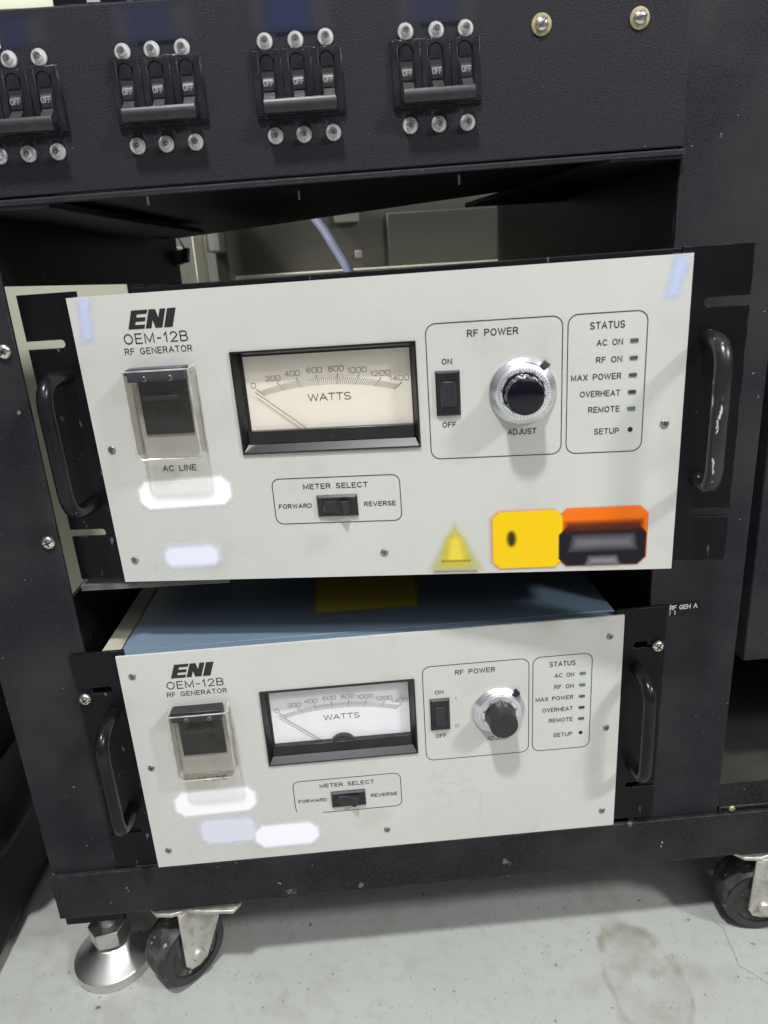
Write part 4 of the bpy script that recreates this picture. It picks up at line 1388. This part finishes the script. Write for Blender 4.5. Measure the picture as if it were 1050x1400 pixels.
WHT, LAV = (0.90, 0.90, 0.90), (0.76, 0.78, 0.90)
sticker(gu, 'label_sticker', [(octo(0.0245, 0.0950, 0.0578, 0.0800, 0.006, 0.002), WHT, 1.0, 0.0030)], 'blank white label under the breaker guard')
sticker(gu, 'label_sticker', [(octo(0.0345, 0.0790, 0.0105, 0.0288, 0.005, 0.001), LAV, 0.95, 0.0060)], 'faded pale lavender label near the bottom edge')
sticker(gu, 'tape_scrap', [([(0.0060, 0.1815), (0.0135, 0.1815), (0.0160, 0.2080), (0.0078, 0.2083)], (0.58, 0.65, 0.93), 0.66, 0.0056)], 'pale blue scrap of tape in the upper left corner', M_OLD_PRINT)
sticker(gu, 'tape_scrap', [([(0.3905, 0.1850), (0.3980, 0.1856), (0.4035, 0.2085), (0.3950, 0.2087)], (0.56, 0.65, 0.93), 0.66, 0.0052)], 'pale blue scrap of tape in the upper right corner', M_OLD_PRINT)
YEL, ORA, BLK = (0.80, 0.52, 0.004), (0.80, 0.155, 0.006), (0.008, 0.008, 0.012)
sticker(gu, 'warning_sticker', [
    ([(0.2375, 0.0048), (0.2710, 0.0048), (0.2545, 0.0360)], (0.56, 0.57, 0.10), 0.75, 0.0075),
    ([(0.2462, 0.0080), (0.2630, 0.0080), (0.2600, 0.0270), (0.2545, 0.0320), (0.2490, 0.0270)], (0.80, 0.63, 0.07), 0.9, 0.0080),
    ([(0.2440, 0.0098), (0.2650, 0.0098), (0.2650, 0.0113), (0.2440, 0.0113)], (0.22, 0.16, 0.04), 0.5, 0.0024),
    ([(0.2370, 0.0016), (0.2710, 0.0016), (0.2690, 0.0032), (0.2390, 0.0032)], (0.20, 0.12, 0.06), 0.6, 0.0020)], 'faded yellow triangular hazard sticker')
sticker(gu, 'warning_sticker', [
    (octo(0.2795, 0.3290, 0.0030, 0.0480, 0.0055, 0.0004), (0.80, 0.42, 0.36), 0.55, 0.0028),
    (octo(0.2812, 0.3300, 0.0035, 0.0470, 0.0050, 0.0004), YEL, 1.0, 0.0014),
    (arc(0.2945, 0.0265, 0.0028, 0.0055, 0, 340, 16), (0.035, 0.026, 0.008), 0.95, 0.0034)], 'yellow hazard sticker with a dark oval mark')
sticker(gu, 'warning_sticker', [
    (octo(0.3274, 0.3880, 0.0040, 0.0480, 0.0055, 0.0004), ORA, 1.0, 0.0010),
    (octo(0.3277, 0.3874, 0.0045, 0.0338, 0.0055, 0.0003), BLK, 1.0, 0.0012),
    ([(0.3320, 0.0305), (0.3840, 0.0310), (0.3835, 0.0375), (0.3330, 0.0370)], (0.10, 0.020, 0.008), 0.90, 0.0055),
    ([(0.3370, 0.0175), (0.3790, 0.0182), (0.3775, 0.0265), (0.3385, 0.0260)], (0.24, 0.24, 0.27), 0.55, 0.0100),
    ([(0.3470, 0.0052), (0.3690, 0.0054), (0.3670, 0.0110), (0.3490, 0.0108)], (0.34, 0.34, 0.36), 0.55, 0.0100)], 'orange and black danger sticker')
sticker(gl, 'label_sticker', [(octo(0.0235, 0.0935, 0.0515, 0.0775, 0.0070, 0.001), (0.88, 0.88, 0.90), 1.0, 0.0042)], 'blank white label under the breaker guard')
sticker(gl, 'label_sticker', [(octo(0.0405, 0.0905, 0.0200, 0.0480, 0.0060, -0.001), (0.77, 0.78, 0.89), 0.80, 0.0070)], 'faded lavender label overlapping the white ones')
sticker(gl, 'label_sticker', [(octo(0.0865, 0.1435, 0.0110, 0.0358, 0.0075, 0.0), (0.88, 0.86, 0.93), 1.0, 0.0046)], 'white label near the bottom edge')

# ------------------------------------------------------------------ NEIGHBOURS AND BACKGROUND
mb = MB().m(M_BLK_FRAME)
mb.box(0.5275, 0.93, 0.030, 0.50, 0.1385, 0.88)
ch = mb.build('rack_chassis', None, 0.0015)
tag(ch, 'black chassis in the right hand bay beside the right post', 'chassis')

mb = MB().m(M_CREAMCAB)
mb.box(-0.90, -0.112, 0.62, 1.05, FZ, 0.560)
tag(mb.build('cream_cabinet', None, 0.003), 'pale cream cabinet standing behind the left post of the rack', 'cabinet')

wall = MB().m(M_WALL)
wall.box(-3.0, 5.0, 2.30, 2.36, FZ, 2.8)
tag(wall.build('back_wall'), 'dim grey wall far behind the rack', 'wall')
mc = thing('machine_cabinet', 'dim grey machine seen through the opening above the upper generator', 'machine', (0.35, 1.15, FZ))
mi = Matrix.Translation((-0.35, -1.15, -FZ))
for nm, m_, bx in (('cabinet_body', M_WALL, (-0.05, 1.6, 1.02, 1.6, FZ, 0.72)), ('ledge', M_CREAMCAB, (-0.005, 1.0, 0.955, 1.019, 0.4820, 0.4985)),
                   ('label_plate', M_GREYPL, (-0.052, -0.025, 0.94, 1.0195, 0.545, 0.66)), ('label_plate', M_GREYPL, (0.232, 0.246, 1.01, 1.0195, 0.520, 0.534)),
                   ('vent_plate', M_GREYPL, (0.196, 0.245, 1.005, 1.0195, 0.588, 0.640)), ('access_panel', M_WALL, (0.30, 0.52, 1.008, 1.0195, 0.500, 0.60))):
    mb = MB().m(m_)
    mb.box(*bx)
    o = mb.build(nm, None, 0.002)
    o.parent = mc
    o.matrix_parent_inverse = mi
mb = MB().m(M_CREAMCAB)
mb.add([(-0.066, 0.88, FZ), (-0.042, 0.88, FZ), (-0.042, 0.90, FZ), (-0.066, 0.90, FZ), (-0.064, 0.88, 0.72), (-0.046, 0.88, 0.72), (-0.046, 0.90, 0.72), (-0.064, 0.90, 0.72)],
       [(3, 2, 1, 0), (4, 5, 6, 7), (0, 1, 5, 4), (1, 2, 6, 5), (2, 3, 7, 6), (3, 0, 4, 7)])
tag(mb.build('upright_pole', None, 0.002), 'pale cream upright pole behind the rack opening', 'pole')
mb = MB().m(M_HOSE)
mb.tube([(0.120, 0.84, 0.68), (0.145, 0.80, 0.61), (0.178, 0.77, 0.56), (0.208, 0.73, 0.505), (0.235, 0.70, 0.44), (0.25, 0.69, 0.30), (0.26, 0.70, FZ + 0.02)], 0.0080, 14)
tag(mb.build('hose'), 'blue grey hose hanging slantwise behind the upper generator', 'hose')
mb = MB().m(M_FOIL)
rnd = random.Random(4)
cols = 14
vs = []
for k in range(2):
    for i in range(cols):
        vs.append((-0.104 + 0.060 * i / (cols - 1), 0.572 + rnd.uniform(-0.010, 0.006), 0.44 if k == 0 else 0.515))
for k in range(2):
    for i in range(cols):
        vs.append((-0.104 + 0.060 * i / (cols - 1), 0.592, 0.44 if k == 0 else 0.515))
fs = []
for a, b in ((0, cols), (2 * cols, 3 * cols)):
    fs += [(a + i, a + i + 1, b + i + 1, b + i) for i in range(cols - 1)]
fs += [(i, i + 1, 2 * cols + i + 1, 2 * cols + i) for i in range(cols - 1)] + [(cols + i, cols + i + 1, 3 * cols + i + 1, 3 * cols + i) for i in range(cols - 1)]
fs += [(0, cols, 3 * cols, 2 * cols), (cols - 1, 2 * cols - 1, 4 * cols - 1, 3 * cols - 1)]
mb.add(vs, fs)
tag(mb.build('plastic_bundle'), 'shiny black plastic bundle hanging at the back left of the rack opening', 'bundle')
cc = thing('cable_connector', 'small black plug on a thin wire behind the left of the opening', 'cable plug', (-0.03, 0.56, 0.52))
ci = Matrix.Translation((0.03, -0.56, -0.52))
mb = MB().m(M_BLK_PLASTIC)
mb.add([(-0.046, 0.552, 0.508), (-0.012, 0.552, 0.516), (-0.009, 0.552, 0.535), (-0.040, 0.552, 0.530), (-0.046, 0.570, 0.508), (-0.012, 0.570, 0.516), (-0.009, 0.570, 0.535), (-0.040, 0.570, 0.530)],
       [(0, 1, 2, 3), (7, 6, 5, 4), (4, 5, 1, 0), (5, 6, 2, 1), (6, 7, 3, 2), (7, 4, 0, 3)])
o = mb.build('plug', None, 0.0015); o.parent = cc; o.matrix_parent_inverse = ci
mb = MB().m(M_GREYPL)
mb.tube([(-0.015, 0.56, 0.533), (-0.022, 0.56, 0.55), (-0.036, 0.56, 0.572), (-0.055, 0.56, 0.60)], 0.0016, 8)
o = mb.build('wire'); o.parent = cc; o.matrix_parent_inverse = ci

mb = MB().m(M_DARK)
mb.box(-1.2, -0.188, -0.05, 0.33, FZ + 0.002, 0.8)
dk = thing('dark_cabinet', 'x', 'cabinet', (-0.6, 0.42, FZ))
di = Matrix.Translation((0.6, -0.42, -FZ))
o = mb.build('cabinet_body', None, 0.02, seg=4); o.parent = dk; o.matrix_parent_inverse = di
tag(dk, 'dark machine cabinet standing left of the rack', 'cabinet')
mb = MB().m(M_DARK)
mb.lathe([(0.035, -0.12), (0.040, -0.11), (0.040, 0.11), (0.035, 0.12)], (-0.200, 0.18, -0.005), (0, 1, 0), 32)
o = mb.build('bumper'); o.parent = dk; o.matrix_parent_inverse = di
